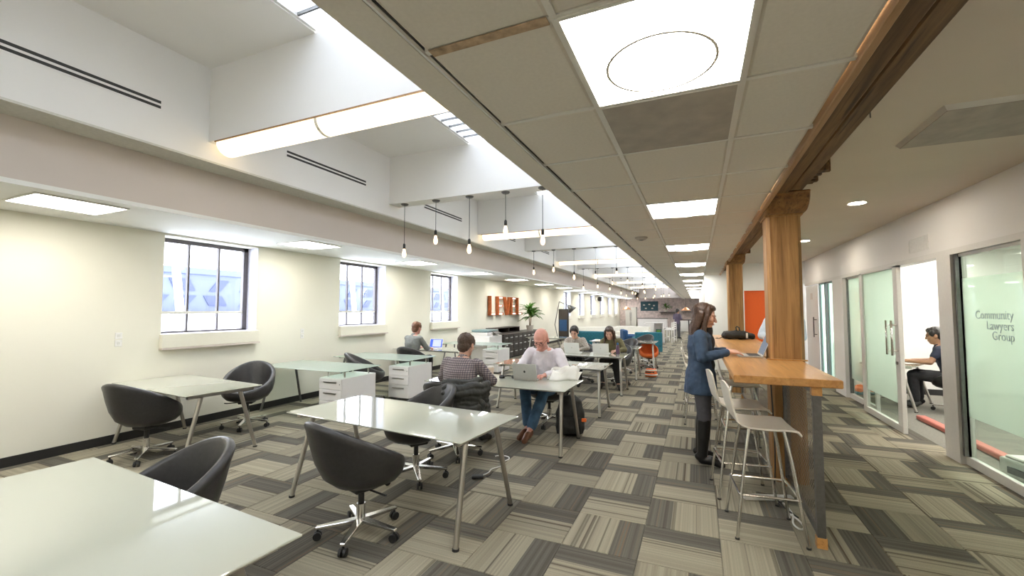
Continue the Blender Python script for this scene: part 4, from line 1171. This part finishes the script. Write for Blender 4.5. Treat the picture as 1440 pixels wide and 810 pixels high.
person('woman with long brown hair and olive cardigan leaning over a white laptop', (-1.66, 9.36, 0), face(-.05, -1), seated(chest=(0, .11, .84), neck=(0, .21, 1.01), head=(.02, .30, 1.12), hdir=(.1, -.4), hair_len=-.26, ankL=(-.2, .50, .1), toeL=(-.25, .63, .045)),
       'shirt_olive', 'pants_dark', 'shoe_black', 'skin', 'hair_brown', 'long', .009, 1.0, .15, top_name='cardigan')
person('person in dark clothes seated at the desk inside the glazed office', (3.66, 8.95, 0), face(-.85, .5), seated(wrL=(-.18, .48, .765), wrR=(.1, .48, .765), head=(0, .17, 1.19), hdir=(.15, -.2)),
       'shirt_navy', 'pants_dark', 'shoe_black', 'skin_tan', 'hair_dark', 'short', .009, .3, .155, hs=1.12)
person('person in a purple top and grey trousers standing in the far kitchen', (-1.02, 25.6, 0), face(.6, 1), standing(wrL=(-.1, .25, 1.1), wrR=(.15, .25, 1.1)),
       'shirt_purple', 'leggings', 'shoe_black', 'skin_tan', 'hair_dark', 'short', .012, 1.0, .155)

# ------------------------------------------------------------------ laptops, papers, cups, bags
def laptop(label, loc, d, body='laptop_silver', screen='screen_dim', ang=108, logo=True, w_=.31):
    r = thing('laptop', label, 'laptop', loc, face(*d))
    a, b = w_ / 2, .108
    MB().box(-a, -b, 0, a, b, .015).build('base', body, r, bev=.004)
    MB().box(-a + .02, -.01, .0148, a - .02, b - .015, .0162).build('keyboard', 'keys_black', r)
    MB().box(-.05, -b + .012, .0148, .05, -.022, .0158).build('trackpad', 'grid_metal', r)
    t = radians(180 - ang)                                    # lid leans back from vertical
    mt_ = Matrix.Translation((0, b - .004, .014)) @ Matrix.Rotation(-(radians(ang) - pi / 2), 4, 'X')
    lid = MB().obox(mt_, -a, -.002, 0, a, .006, .212).build('screen_lid', body, r, bev=.003)
    MB().obox(mt_, -a + .010, -.0032, .014, a - .010, -.0018, .203).build('display', screen, lid)
    if logo:
        MB().add([mt_ @ V((.013 * cos(k * pi / 8), .0066, .108 + .016 * sin(k * pi / 8))) for k in range(16)], [tuple(range(16))]).build('lid_mark', 'plastic_black' if body == 'laptop_silver' else 'alu', lid)
    return r
ZT = .7205
laptop('silver laptop of the bald man', (-1.99, 5.11, ZT), (0.06, -1))
laptop('white laptop in front of the woman in the patterned sweater', (-2.36, 8.66, ZT), (0, -1), 'laptop_white', w_=.32)
laptop('white laptop in front of the woman in the olive cardigan', (-1.79, 8.72, ZT), (.05, -1), 'laptop_white', w_=.32)
lp = laptop('open laptop with a lit blue and white screen beside the man in grey', (-5.50, 8.22, ZT), (-.1, 1), 'laptop_white', 'screen_blue', w_=.33)
mt_ = Matrix.Translation((0, .104, .014)) @ Matrix.Rotation(-(radians(108) - pi / 2), 4, 'X')
MB().obox(mt_, -.085, -.0042, .03, .125, -.0030, .19).build('window_page', 'screen_white', lp)
laptop('silver laptop of the standing woman on the high counter', (.475, 4.99, 1.131), (1, .02), ang=112, w_=.33)


cp = thing('coffee_cup', 'tan paper coffee cup with a pale lid on the shared desk', 'cup', (-2.53, 5.14, ZT))
MB().lathe([(0, 0), (.030, 0), (.031, .004), (.042, .118), (0, .118)], 20).build('cup_body', 'cup_paper', cp, smooth=True, auto=40)
MB().lathe([(0, .118), (.045, .118), (.045, .126), (.038, .134), (.037, .138), (0, .136)], 20).build('cup_lid', 'cup_lid', cp, smooth=True, auto=40)
hp = thing('headphones', 'black headphones lying on the shared desk beside the coffee cup', 'headphones', (-2.27, 5.12, ZT), .4)
MB().tube([(-.08 + .16 * i / 10, .075 * sin(pi * i / 10), .016) for i in range(11)], .009, 8).build('headband', 'plastic_black', hp, smooth=True)
for sx in (-1, 1): MB().lathe([(0, 0), (.034, 0), (.038, .012), (.034, .034), (.018, .038), (0, .036)], 18, (sx * .08, -.02, 0)).build('ear_cup', 'plastic_black', hp, smooth=True)
pc = thing('power_brick', 'white charger block on the shared desk beside the headphones', 'charger', (-2.20, 5.24, ZT), .5)
MB().box(-.045, -.04, 0, .045, .04, .028).build('charger_body', 'white_plastic', pc, bev=.008, seg=2)
MB().tube([(.045, 0, .014), (.09, .02, .006), (.12, .07, .005), (.20, .06, .005)], .004, 6).build('charger_lead', 'cable_white', pc)
# open newspaper leaning on the bald man's desk
np_ = thing('newspaper', 'open white paper pages standing beside the bald man and his laptop', 'paper', (-1.56, 5.18, ZT), radians(18))
for k, (y0, tilt, dx) in enumerate(((0, .32, 0), (.06, .42, .03), (.12, .25, -.02))):
    vs_, fs_ = [], []
    nx, nz = 9, 6
    for i in range(nx):
        for j in range(nz):
            u, v = i / (nx - 1) - .5, j / (nz - 1)
            vs_.append((dx + u * .34 + v * .06, y0 + tilt * v * .23 + .03 * sin(u * 5 + k) + .02 * sin(u * 9 + v * 5 + k), .003 + v * (.13 + .035 * sin(u * 7 + k * 2)) * (1 - .25 * u * (1 if k % 2 else -1))))
    for i in range(nx - 1):
        for j in range(nz - 1): fs_.append((i * nz + j, (i + 1) * nz + j, (i + 1) * nz + j + 1, i * nz + j + 1))
    o = MB().add(vs_, fs_).build('page', 'paper', np_, smooth=True); sm = o.modifiers.new('t', 'SOLIDIFY'); sm.thickness = .0015
bt = thing('water_bottle', 'plum drinking bottle on the desk beside the woman in the olive cardigan', 'bottle', (-1.47, 8.72, ZT))
MB().lathe([(0, 0), (.034, 0), (.037, .006), (.037, .14), (.030, .17), (.018, .185), (0, .185)], 18).build('bottle_body', 'bottle_plum', bt, smooth=True, auto=50)
MB().lathe([(0, .185), (.021, .185), (.021, .22), (.014, .228), (0, .228)], 16).build('bottle_cap', 'blue_fabric', bt)

# backpack beside the bald man's desk
bp = thing('backpack', 'black backpack with an orange tag leaning by the bald man on the carpet', 'backpack', (-1.52, 5.40, 0), radians(20))
t = MB(); t.loft([((0, 0, .02), .17, .10, (1, 0, 0), (0, 1, 0)), ((0, 0, .12), .19, .125, (1, 0, 0), (0, 1, 0)), ((0, .01, .30), .18, .115, (1, 0, 0), (0, 1, 0)), ((0, .03, .44), .14, .085, (1, 0, 0), (0, 1, 0)), ((0, .04, .50), .07, .04, (1, 0, 0), (0, 1, 0))], 20)
skinned(t, 'pack_body', 'bag_black', bp, .012, 4, .014, 9)
t = MB(); t.loft([((0, -.10, .05), .13, .05, (1, 0, 0), (0, 1, 0)), ((0, -.115, .14), .14, .06, (1, 0, 0), (0, 1, 0)), ((0, -.10, .25), .12, .045, (1, 0, 0), (0, 1, 0))], 16)
skinned(t, 'front_pocket', 'bag_black', bp, .010, 4, .008, 12)
for sx in (-1, 1): MB().tube([(sx * .08, .13, .44), (sx * .12, .19, .36), (sx * .14, .17, .18), (sx * .13, .11, .06)], .02, 8, flat=.4).build('shoulder_strap', 'bag_black', bp, smooth=True)
MB().tube([(-.04, .05, .49), (-.02, .06, .54), (.02, .06, .54), (.04, .05, .49)], .009, 8).build('top_loop', 'bag_black', bp)
MB().box(.13, -.135, .20, .19, -.115, .245).build('orange_tag', 'orange_fabric', bp, bev=.006)

# puffer jacket hung over the chair back of the man in plaid
jk = thing('puffer_jacket', 'quilted black puffer jacket draped over the chair of the man in plaid', 'jacket', (-2.50, 4.18, 0))
t = MB()
for k in range(6):
    z = .80 - .055 * k; rr = .400 + .012 * sin(k * 1.7)
    q = []
    for i in range(12):
        a = radians(-78 + 84 * i / 11); q.append((rr * cos(a) * 1.0, rr * sin(a) * 1.04, z + .012 * sin(i * 1.3 + k)))
    t.tube(q, [.018] + [.040] * 10 + [.018], 10)
q = [(.34 * cos(radians(-80 + 75 * i / 8)), .36 * sin(radians(-80 + 75 * i / 8)), .845 + .01 * sin(i)) for i in range(9)]
t.tube(q, .035, 10)
skinned(t, 'quilted_shell', 'jacket_puff', jk, .008, 2, .006, 14)
t = MB(); t.cap((.30, -.20, .78), .055, (.385, -.12, .60), .050, 12); t.cap((.385, -.12, .60), .050, (.37, -.14, .48), .042, 12)
skinned(t, 'sleeve', 'jacket_puff', jk, .008, 2, .010, 16)

# duffel bag on the counter
df = thing('duffel_bag', 'flat black bag lying on the high counter before the far post', 'bag', (.60, 7.75, 1.131), radians(4))
t = MB(); t.loft([((-.235, 0, .05), .04, .03, (0, 1, 0), (0, 0, 1)), ((-.20, 0, .065), .12, .06, (0, 1, 0), (0, 0, 1)), ((-.05, 0, .075), .14, .072, (0, 1, 0), (0, 0, 1)), ((.12, 0, .065), .13, .062, (0, 1, 0), (0, 0, 1)), ((.225, 0, .05), .08, .04, (0, 1, 0), (0, 0, 1))], 18)
skinned(t, 'bag_body', 'bag_black', df, .008, 3, .012, 11)
MB().tube([(-.03, -.06, .13), (-.04, -.05, .19), (-.02, -.02, .205), (.01, -.02, .19), (.02, -.05, .13)], .010, 8).build('carry_handle', 'bag_black', df, smooth=True)
MB().tube([(-.235, 0, .03), (-.28, -.04, .012), (-.33, -.02, .012), (-.30, .06, .012)], .010, 8, flat=.5).build('strap', 'bag_black', df)
MB().box(.09, -.142, .03, .115, -.13, .11).build('buckle_strip', 'alu', df)
# bright bag by the aisle
bg_ = thing('tote_bag', 'orange, white and black bag on the carpet at the aisle', 'bag', (-1.03, 10.75, 0), .3)
t = MB(); t.loft([((0, 0, .01), .13, .09, (1, 0, 0), (0, 1, 0)), ((0, 0, .10), .15, .10, (1, 0, 0), (0, 1, 0)), ((0, 0, .20), .12, .06, (1, 0, 0), (0, 1, 0))], 16)
skinned(t, 'bag_body', 'orange_fabric', bg_, .014, 3, .012, 12)
for k, (z, mt2) in enumerate(((.05, 'white_fabric'), (.11, 'bag_black'), (.155, 'white_fabric'))):
    MB().loft([((0, 0, z), .154 - .012 * k, .106 - .012 * k, (1, 0, 0), (0, 1, 0)), ((0, 0, z + .03), .153 - .012 * k, .104 - .012 * k, (1, 0, 0), (0, 1, 0))], 18).build('coloured_band', mt2, bg_, smooth=True)
MB().tube([(-.05, 0, .19), (-.04, 0, .27), (.04, 0, .27), (.05, 0, .19)], .008, 8).build('carry_handle', 'bag_black', bg_)

# ------------------------------------------------------------------ wall sign LEVEL
sg_ = thing('marquee_sign', 'rust coloured marquee letters reading LEVEL with rows of white bulbs', 'sign', (WX, 12.9, 1.42))
def letter(ch, y0):
    H_, W_, s = .66, .46, .085
    B = []
    if ch in 'LE': B = [('b', 0, 0, s, H_), ('b', s, 0, W_, s)]
    if ch == 'E': B += [('b', s, H_ / 2 - s / 2, W_ * .85, H_ / 2 + s / 2), ('b', s, H_ - s, W_, H_)]
    m = MB(); walls = MB(); pts = []
    if ch == 'V':
        for sx in (0, 1):
            f = lambda y: (W_ + .04 - y) if sx else y
            q = [(f(0), H_), (f(s), H_), (f(W_ / 2 + .02 + s * .3), 0), (f(W_ / 2 + .02 - s * .55), 0)]
            m.prism([(.02, y0 + y, z) for y, z in q], (.03, 0, 0))
            for (ya, za), (yb, zb) in ((q[1], q[2]), (q[3], q[0])):
                d = V((0, yb - ya, zb - za)); nn = V((0, d.z, -d.y)).normalized() * .004
                a_, b_ = V((.05, y0 + ya, za)), V((.05, y0 + yb, zb))
                walls.add([a_ - nn, a_ + nn, b_ + nn, b_ - nn, a_ - nn + V((.07, 0, 0)), a_ + nn + V((.07, 0, 0)), b_ + nn + V((.07, 0, 0)), b_ - nn + V((.07, 0, 0))],
                          [(0, 3, 2, 1), (4, 5, 6, 7), (0, 1, 5, 4), (1, 2, 6, 5), (2, 3, 7, 6), (3, 0, 4, 7)])
            for i in range(6):
                t = (i + .5) / 6; pts.append((y0 + f(s / 2 + (W_ / 2 - s / 2) * t), H_ * (1 - t)))
    else:
        for _, a, z0, b, z1 in B:
            m.box(.02, y0 + a, z0, .05, y0 + b, z1)
            walls.box(.05, y0 + a, z0, .12, y0 + a + .008, z1) if a == 0 else None
            walls.box(.05, y0 + a, z0, .12, y0 + b, z0 + .008); walls.box(.05, y0 + a, z1 - .008, .12, y0 + b, z1); walls.box(.05, y0 + b - .008, z0, .12, y0 + b, z1)
            if z1 - z0 > b - a:
                for i in range(6): pts.append((y0 + (a + b) / 2, z0 + (z1 - z0) * (i + .5) / 6))
            else:
                for i in range(4): pts.append((y0 + a + (b - a) * (i + .5) / 4, (z0 + z1) / 2))
    L = m.build('letter', 'rust_sign', sg_)
    walls.build('letter_rim', 'rust_sign', L)
    for y, z in pts: MB().ball((.075, y, z), .024, 8, 6).build('bulb', 'sign_bulb', L, smooth=True)
for k, ch in enumerate('LEVEL'): letter(ch, .02 + k * .60)

# ------------------------------------------------------------------ cabinets, copier, plant by the window wall
def cabinet(loc, label, first=None):
    r = thing('drawer_cabinet', label, 'cabinet', loc, group='dark drawer cabinets')
    MB().box(-.62, -.40, .05, -.02, .40, .78).build('carcass', 'cabinet_dark', r)
    MB().box(-.60, -.38, 0, -.06, .38, .05).build('plinth', 'plastic_black', r)
    for c_ in (-1, 1):
        for i in range(3):
            d = MB().box(-.02, c_ * .20 - .19, .07 + i * .235, 0, c_ * .20 + .19, .07 + i * .235 + .22).build('drawer', 'cabinet_dark', r, bev=.004)
            MB().box(0, c_ * .20 - .08, .07 + i * .235 + .135, .022, c_ * .20 + .08, .07 + i * .235 + .165).build('handle', 'alu', d)
    return r
cb = cabinet((-5.7, 12.92, 0), 'dark wooden drawer cabinet with steel handles below the letter sign')
cb['label'] = 'dark drawer cabinet with steel handles right beside the copier'
for k in range(1, 5): dup(cb, (-5.7, 12.92 + .81 * k, 0), None, 'dark drawer cabinet with steel handles, %s from the copier' % ('', 'second', 'third', 'fourth', 'fifth')[k])
tag(MB().box(-6.45, 12.5, .78, -5.68, 16.58, .81).build('worktop', 'cabinet_dark', bev=.004), 'continuous dark worktop lying on the drawer cabinets', 'worktop')
hx = thing('cabinet_hutch', 'low dark shelf box standing on the cabinet worktop', 'shelf', (-6.25, 13.7, .81))
MB().box(-.2, -1.0, 0, .2, 1.0, .02).box(-.2, -1.0, .17, .2, 1.0, .19).box(-.2, -1.0, .02, -.18, 1.0, .17).build('shelf_box', 'cabinet_dark', hx)
for y in (-.98, 0, .98): MB().box(-.18, y - .012, .02, .2, y + .012, .17).build('divider', 'cabinet_dark', hx)
cpy = thing('copier', 'white office copier with a dark lid beside the drawer cabinets', 'copier', (-5.95, 11.85, 0))
MB().box(-.35, -.45, .10, .30, .42, .82).build('machine_body', 'pedestal_white', cpy, bev=.015)
MB().box(-.33, -.40, .02, .28, .38, .10).build('base', 'steel_dark', cpy)
for i in range(3): d = MB().box(.30, -.40, .14 + i * .16, .32, .38, .28 + i * .16).build('paper_tray', 'pedestal_white', cpy, bev=.004); MB().box(.32, -.10, .20 + i * .16, .33, .10, .22 + i * .16).build('tray_grip', 'steel_dark', d)
MB().box(-.35, -.45, .82, .22, .38, .92).build('scanner', 'pedestal_white', cpy, bev=.01)
MB().box(-.34, -.43, .93, .20, .36, 1.0).build('document_lid', 'frame_teal', cpy, bev=.02)
MB().obox(Matrix.Translation((.26, .1, .90)) @ Matrix.Rotation(.4, 4, 'Y'), -.10, -.2, 0, .10, .2, .02).build('control_panel', 'steel_dark', cpy)
MB().box(-.30, -.75, .55, .20, -.45, .58).build('output_tray', 'pedestal_white', cpy)

def dracaena(label, loc, n, L, pot_h, pot_r, stemh, nm='potted_plant'):
    r = thing(nm, label, 'plant', loc)
    MB().lathe([(0, 0), (pot_r * .75, 0), (pot_r, pot_h), (pot_r * .92, pot_h), (pot_r * .85, pot_h - .03), (0, pot_h - .03)], 18).build('pot', 'pot', r, smooth=True, auto=40)
    rnd = random.Random(5)
    heads = [(-.05, .03, 1.0), (.06, -.04, .75), (.02, .08, .55)]
    for hx_, hy, hh in heads: MB().tube([(hx_ * .4, hy * .4, pot_h - .05), (hx_, hy, pot_h + stemh * hh)], [.018, .013], 8).build('cane', 'stem', r, smooth=True)
    for k in range(n):
        hx_, hy, hh = heads[k % 3]; az = rnd.random() * 2 * pi; el = rnd.uniform(.25, 1.35); l_ = L * rnd.uniform(.7, 1.1)
        base = V((hx_, hy, pot_h + stemh * hh)); u = V((cos(az), sin(az), 0)); sd_ = V((-sin(az), cos(az), 0))
        vs_, fs_ = [], []
        q = 7
        for i in range(q):
            t = i / (q - 1); p = base + u * l_ * (t * cos(el) + .25 * t * t * sin(el)) + V((0, 0, l_ * (t * sin(el) - .75 * t * t * (.3 + .5 * cos(el)))))
            wd = .035 * (sin(pi * min(1, .12 + t * .88)) ** .7 + .05) * (L / .5)
            vs_ += [p - sd_ * wd, p + V((0, 0, -.012)), p + sd_ * wd]
        for i in range(q - 1):
            for s in (0, 1): fs_.append((i * 3 + s, i * 3 + s + 1, i * 3 + s + 4, i * 3 + s + 3))
        MB().add(vs_, fs_).build('leaf', 'leaf', r, smooth=True)
    return r
dracaena('leafy green potted plant standing on the drawer cabinets beside the letter sign', (-5.95, 15.5, .81), 84, .56, .20, .15, .55)
dracaena('small green plant standing on a dark wall shelf in the far kitchen', (-2.45, YE - .62, 1.43), 36, .55, .2, .13, .25)

pr = thing('poster_stand', 'black framed poster stand with a blue picture by the wall', 'poster stand', (-5.75, 19.4, 0), radians(-25))
MB().box(-.30, -.02, .35, .30, .02, 1.65).build('poster_frame', 'plastic_black', pr)
MB().box(-.26, -.026, .40, .26, -.02, 1.60).build('poster_top', 'cabinet_dark', pr)
MB().box(-.24, -.030, .62, .22, -.026, 1.15).build('picture', 'blue_fabric', pr)
for sx in (-1, 1): MB().tube([(sx * .28, 0, .4), (sx * .28, -.12, 0)], .014, 8).tube([(sx * .28, 0, .4), (sx * .28, .16, 0)], .014, 8).build('stand_leg', 'plastic_black', pr)
la = thing('giant_floor_lamp', 'oversized black desk style floor lamp near the wall', 'floor lamp', (-5.2, 17.0, 0))
MB().lathe([(0, 0), (.24, 0), (.25, .02), (.05, .04), (0, .04)], 24).build('base', 'steel_dark', la, smooth=True, auto=40)
MB().tube([(0, 0, .03), (-.25, .1, 1.0), (-.1, .25, 1.95)], .016, 8).build('arm', 'steel_dark', la)
MB().tube([(-.1, .25, 1.95), (.22, .45, 1.80)], .014, 8).build('upper_arm', 'steel_dark', la)
t = MB().lathe([(.03, 0), (.06, -.03), (.10, -.12), (.20, -.30), (.195, -.30), (.09, -.12), (.05, -.03), (.03, 0)], 24)
R_ = Matrix.Translation((.22, .45, 1.80)) @ Matrix.Rotation(-.7, 4, 'Y') @ Matrix.Rotation(.2, 4, 'X')
t.v = [tuple(R_ @ V(p)) for p in t.v]; t.build('lamp_shade', 'steel_dark', la, smooth=True)

def sofa(label, loc, d, mt, w_=1.7):
    r = thing('sofa', label, 'sofa', loc, face(*d)); a = w_ / 2
    MB().box(-a, -.40, .10, a, .40, .30).build('seat_base', mt, r, bev=.03, seg=3)
    for i in range(2): MB().box(-a + .16 + i * (a - .16), -.24, .30, -a + .15 + (i + 1) * (a - .16), .42, .44).build('seat_cushion', mt, r, bev=.04, seg=3)
    MB().box(-a, -.42, .28, a, -.22, .80).build('backrest', mt, r, bev=.05, seg=3)
    for sx in (-1, 1): MB().box(sx * (a - .08) - .08, -.40, .28, sx * (a - .08) + .08, .40, .60).build('armrest', mt, r, bev=.04, seg=3)
    for sx in (-1, 1):
        for sy in (-1, 1): MB().tube([(sx * (a - .1), sy * .32, .11), (sx * (a - .09), sy * .34, 0)], .018, 8).build('leg', 'steel_dark', r)
    return r
sofa('teal sofa standing beyond the desk near the blue cushions', (-3.62, 16.4, 0), (.15, 1), 'teal_fabric', 1.25)
sofa('teal sofa beside the white shelf at the end of the aisle row', (-1.72, 16.5, 0), (-.3, 1), 'teal_fabric', .95)
sofa('dark blue armchair between the two teal sofas', (-2.45, 18.0, 0), (1, .3), 'blue_fabric', .95)
sofa('white covered sofa under the far windows', (-4.2, 20.2, 0), (.6, -1), 'white_fabric', 2.0)
sofa('second white covered sofa nearer the far shelf', (-3.0, 21.6, 0), (-.2, -1), 'white_fabric', 1.7)
# white shelf, tall chairs
ws = thing('white_shelf', 'tall white shelf counter with a small framed picture in the lounge', 'shelf', (-1.95, 22.4, 0))
MB().box(-.42, -.2, 0, -.38, .2, .96).box(.38, -.2, 0, .42, .2, .96).box(-.42, -.2, .94, .42, .2, .98).box(-.38, .17, 0, .38, .2, .94).box(-.42, -.21, .0, .0, -.19, .96).build('carcass', 'pedestal_white', ws)
MB().box(.0, -.2, .45, .38, .17, .48).box(.0, -.2, .06, .38, .17, .09).build('shelf_boards', 'pedestal_white', ws)
MB().box(.08, -.215, .36, .34, -.2, .66).build('picture_frame', 'board_teal', ws); MB().box(.11, -.22, .40, .31, -.215, .62).build('picture', 'leaf', ws)
def tall_chair(label, loc, d):
    r = thing('tall_white_chair', label, 'bar stool', loc, face(*d), group='white wooden counter chairs')
    for sx in (-1, 1):
        for sy in (-1, 1): MB().box(sx * .18 - .018, sy * .18 - .018, 0, sx * .18 + .018, sy * .18 + .018, .64 if sy > 0 else 1.0).build('leg', 'pedestal_white', r)
    MB().box(-.20, -.20, .62, .20, .21, .655).build('seat', 'pedestal_white', r, bev=.006)
    for z in (.74, .84, .94): MB().box(-.16, -.19, z, .16, -.17, z + .05).build('back_slat', 'pedestal_white', r)
    for z in (.22, .24): MB().box(-.16, .17 if z == .22 else -.19, z, .16, .19 if z == .22 else -.17, z + .03).build('rung', 'pedestal_white', r)
    return r
tc_ = tall_chair('white wooden counter chair with slatted back by the white lounge table', (-1.28, 22.3, 0), (-1, .2))
dup(tc_, (-1.22, 23.4, 0), face(-1, .3)); dup(tc_, (-1.30, 24.3, 0), face(-1, -.1))
tb = thing('lounge_table', 'white topped high table beside the white counter chairs', 'table', (-2.1, 23.9, 0))
MB().box(-.45, -.9, .86, .45, .9, .90).build('table_top', 'pedestal_white', tb, bev=.006)
for sx in (-1, 1):
    for sy in (-1, 1): MB().box(sx * .38 - .025, sy * .82 - .025, 0, sx * .38 + .025, sy * .82 + .025, .86).build('leg', 'pedestal_white', tb)
# far kitchen
fr_ = thing('refrigerator', 'tall pale refrigerator at the corner of the far kitchen', 'refrigerator', (-5.15, 37.6, 0))
MB().box(-.45, -.35, .03, .45, .35, 1.85).build('cabinet_body', 'fridge', fr_, bev=.02)
for x0, x1 in ((-.44, -.005), (.005, .44)):
    d = MB().box(x0, -.39, .10, x1, -.35, 1.83).build('door', 'fridge', fr_, bev=.012)
    xx = x1 - .05 if x0 < 0 else x0 + .05; MB().tube([(xx, -.42, .7), (xx, -.42, 1.4)], .014, 8).build('handle', 'steel_dark', d)
bd = thing('menu_board', 'dark teal board with pale marks on the far kitchen wall', 'board', (-3.9, YE - .03, 1.95))
MB().box(-.75, -.03, -.42, .75, .02, .42).build('board_panel', 'board_teal', bd)
for i, (x, z) in enumerate(((-.45, .1), (0, .15), (.4, .05), (-.3, -.2), (.25, -.2))): MB().box(x - .08, -.034, z - .05, x + .08, -.03, z + .05).build('chalk_mark', 'pot', bd)
def kshelf(label, x, w_, z):
    r = thing('mounted_shelf', label, 'shelf', (x, YE, z))
    MB().box(-w_ / 2, -.75, 0, w_ / 2, 0, .05).build('shelf_board', 'cabinet_dark', r)
    for s in (-1, 1): MB().prism([(s * (w_ / 2 - .1), -.28, 0), (s * (w_ / 2 - .1), 0, 0), (s * (w_ / 2 - .1), 0, -.2)], (.03, 0, 0)).build('bracket', 'steel_dark', r)
kshelf('dark wall shelf under the copper lamps in the far kitchen', -2.2, 1.6, 1.38)
kshelf('dark wall shelf near the corridor end of the far kitchen', -.55, 1.3, 1.42)
kc = thing('kitchen_counter', 'black framed steel kitchen counter at the end of the aisle', 'counter', (-.55, 33.2, 0))
MB().box(-.7, -.3, .86, .7, .3, .92).build('counter_top', 'cabinet_dark', kc)
for sx in (-1, 0, 1): MB().box(sx * .66 - .04, -.28, 0, sx * .66 + .04, .28, .86).build('side_panel', 'plastic_black', kc)
for x0 in (-.62, .04): MB().box(x0, -.27, .08, x0 + .58, -.25, .84).build('steel_door', 'alu', kc)
ki = thing('kitchen_island', 'pale kitchen counter run under the menu board', 'counter', (-3.4, 37.4, 0))
MB().box(-1.2, -.32, .88, 1.2, .32, .93).build('counter_top', 'cabinet_dark', ki); MB().box(-1.15, -.28, .08, 1.15, .30, .88).build('carcass', 'pedestal_white', ki); MB().box(-1.1, -.25, 0, 1.1, .28, .08).build('plinth', 'plastic_black', ki)
for i in range(4): d = MB().box(-1.13 + i * .57, -.30, .10, -.58 + i * .57, -.28, .86).build('door', 'pedestal_white', ki); MB().box(-.66 + i * .57, -.32, .5, -.64 + i * .57, -.30, .7).build('handle', 'alu', d)
pl = thing('copper_pendant', 'copper dome pendant lamp hanging in the far kitchen', 'pendant lamp', (-5.3, 36.0, 2.63), group='copper pendant lamps of the kitchen')
MB().tube([(0, 0, 0), (0, 0, -.75)], .008, 6).build('cord', 'plastic_black', pl)
MB().lathe([(.03, -.72), (.10, -.76), (.30, -.92), (.36, -1.0), (.345, -1.0), (.28, -.92), (.09, -.77), (.03, -.74)], 22).build('lamp_shade', 'copper', pl, smooth=True)
MB().ball((0, 0, -.90), .09, 12, 8).build('bulb', 'bulb_warm', pl, smooth=True)
dup(pl, (-.8, 36.0, ZA))
sp_ = thing('loudspeaker', 'small black loudspeaker under the ceiling between the far windows', 'loudspeaker', (WX + .16, 30.4, 2.38))
MB().box(-.10, -.12, -.15, .12, .12, .15).build('speaker_case', 'plastic_black', sp_, bev=.02)
MB().lathe([(0, .004), (.08, .0), (.085, -.006), (0, -.006)], 16).build('speaker_cone', 'steel_dark', sp_).matrix_local = Matrix.Translation((.125, 0, -.02)) @ Matrix.Rotation(pi / 2, 4, 'Y')
MB().box(-.16, -.03, -.03, -.10, .03, .03).build('bracket', 'steel_dark', sp_)

# ------------------------------------------------------------------ inside the glazed office
desk('white desk inside the glazed office in front of the seated person', (3.10, 9.32, 0), radians(60), L=1.2, W=.7)
desk('desk standing behind the lettered frosted glass panel', (4.0, 5.1, 0), 0, L=1.5, W=.8)
dup(CH, (3.70, 8.92, 0), face(-.85, .5), 'black tub chair inside the glazed office under the seated person')
rr_ = tag(MB().box(-.055, -1.1, 0, .055, 1.1, .06).build('red_rail', 'red_strip', None, bev=.01, loc=(2.98, 7.1, .001)), 'long red strip lying on the office carpet behind the glass', 'floor strip')
bx = thing('printer', 'small white printer on the office floor behind the lettered glass', 'printer', (2.90, 5.62, .001), radians(12))
MB().box(-.18, -.22, 0, .18, .22, .18).build('printer_body', 'white_plastic', bx, bev=.02, seg=2)
MB().box(-.16, -.18, .18, .10, .18, .205).build('printer_lid', 'pedestal_white', bx, bev=.01)
MB().box(-.19, -.12, .05, -.18, .12, .11).build('paper_slot', 'steel_dark', bx)
ob = thing('fabric_bundle', 'orange fabric bundle on the office floor behind the sliding door', 'bag', (2.86, 10.15, 0), .3)
t = MB(); t.loft([((0, 0, .02), .26, .16, (1, 0, 0), (0, 1, 0)), ((0, 0, .10), .24, .15, (1, 0, 0), (0, 1, 0)), ((.02, 0, .17), .12, .08, (1, 0, 0), (0, 1, 0))], 16)
skinned(t, 'bundle_cloth', 'orange_fabric', ob, .02, 3, .04, 6)
t = MB(); t.cap((-.2, -.1, .05), .04, (.15, -.2, .05), .03); skinned(t, 'strap_roll', 'teal_fabric', ob, .012, 2)

# ------------------------------------------------------------------ outside the windows
pk = thing('parking_structure', 'blue grey concrete building with slanted openings across the street', 'building', (-30, 0, 0))
MB().box(-8, 4, -6, 0, 130, 4.35).build('building_mass', 'concrete_blue', pk)
rnd = random.Random(3)
MB().box(0, 4, 3.95, .12, 130, 4.35).build('parapet', 'concrete_blue', pk)
for i in range(24):
    y = 12 + i * 2.05
    for j, (z0, z1) in enumerate(((1.9, 2.55), (2.85, 3.6))):
        sl = .55 if (i + j) % 3 else -.35; w_ = 1.2 if (i + j) % 2 else .75
        MB().prism([(.02, y, z0), (.02, y + w_, z0), (.02, y + w_ + sl, z1), (.02, y + sl, z1)], (.04, 0, 0)).build('facade_opening', 'facade_dark', pk)
lw = thing('low_building', 'white roofed low building across the street', 'building', (-27, 0, 0))
MB().box(-2.5, 2, -6, 0, 130, 1.30).build('white_roof_wall', 'roof_white', lw); MB().box(-2.6, 2, 1.30, .1, 130, 1.42).build('roof_edge', 'roof_white', lw)
for k, y in enumerate((16.6, 31.2, 46.2)):
    r = thing('street_mast', 'white slanted mast standing outside the windows', 'mast', (-24, y * .82, -4), group='white masts outside')
    MB().tube([(0, .2, 0), (0, -.75, 8.2)], [.20, .17], 10).build('mast_pole', 'roof_white', r)
    MB().tube([(0, -.75, 8.2), (0, -1.1, 12)], .03, 6).build('mast_wire', 'concrete_blue', r)
    MB().lathe([(0, 0), (.5, 0), (.5, .2), (.24, .3), (0, .3)], 14).build('mast_base', 'concrete', r)
struct(MB().box(-120, -80, -4.3, -7.0, 200, -4.0).build('ground_street', 'roof_white'), 'pale snowy street ground outside', 'ground')
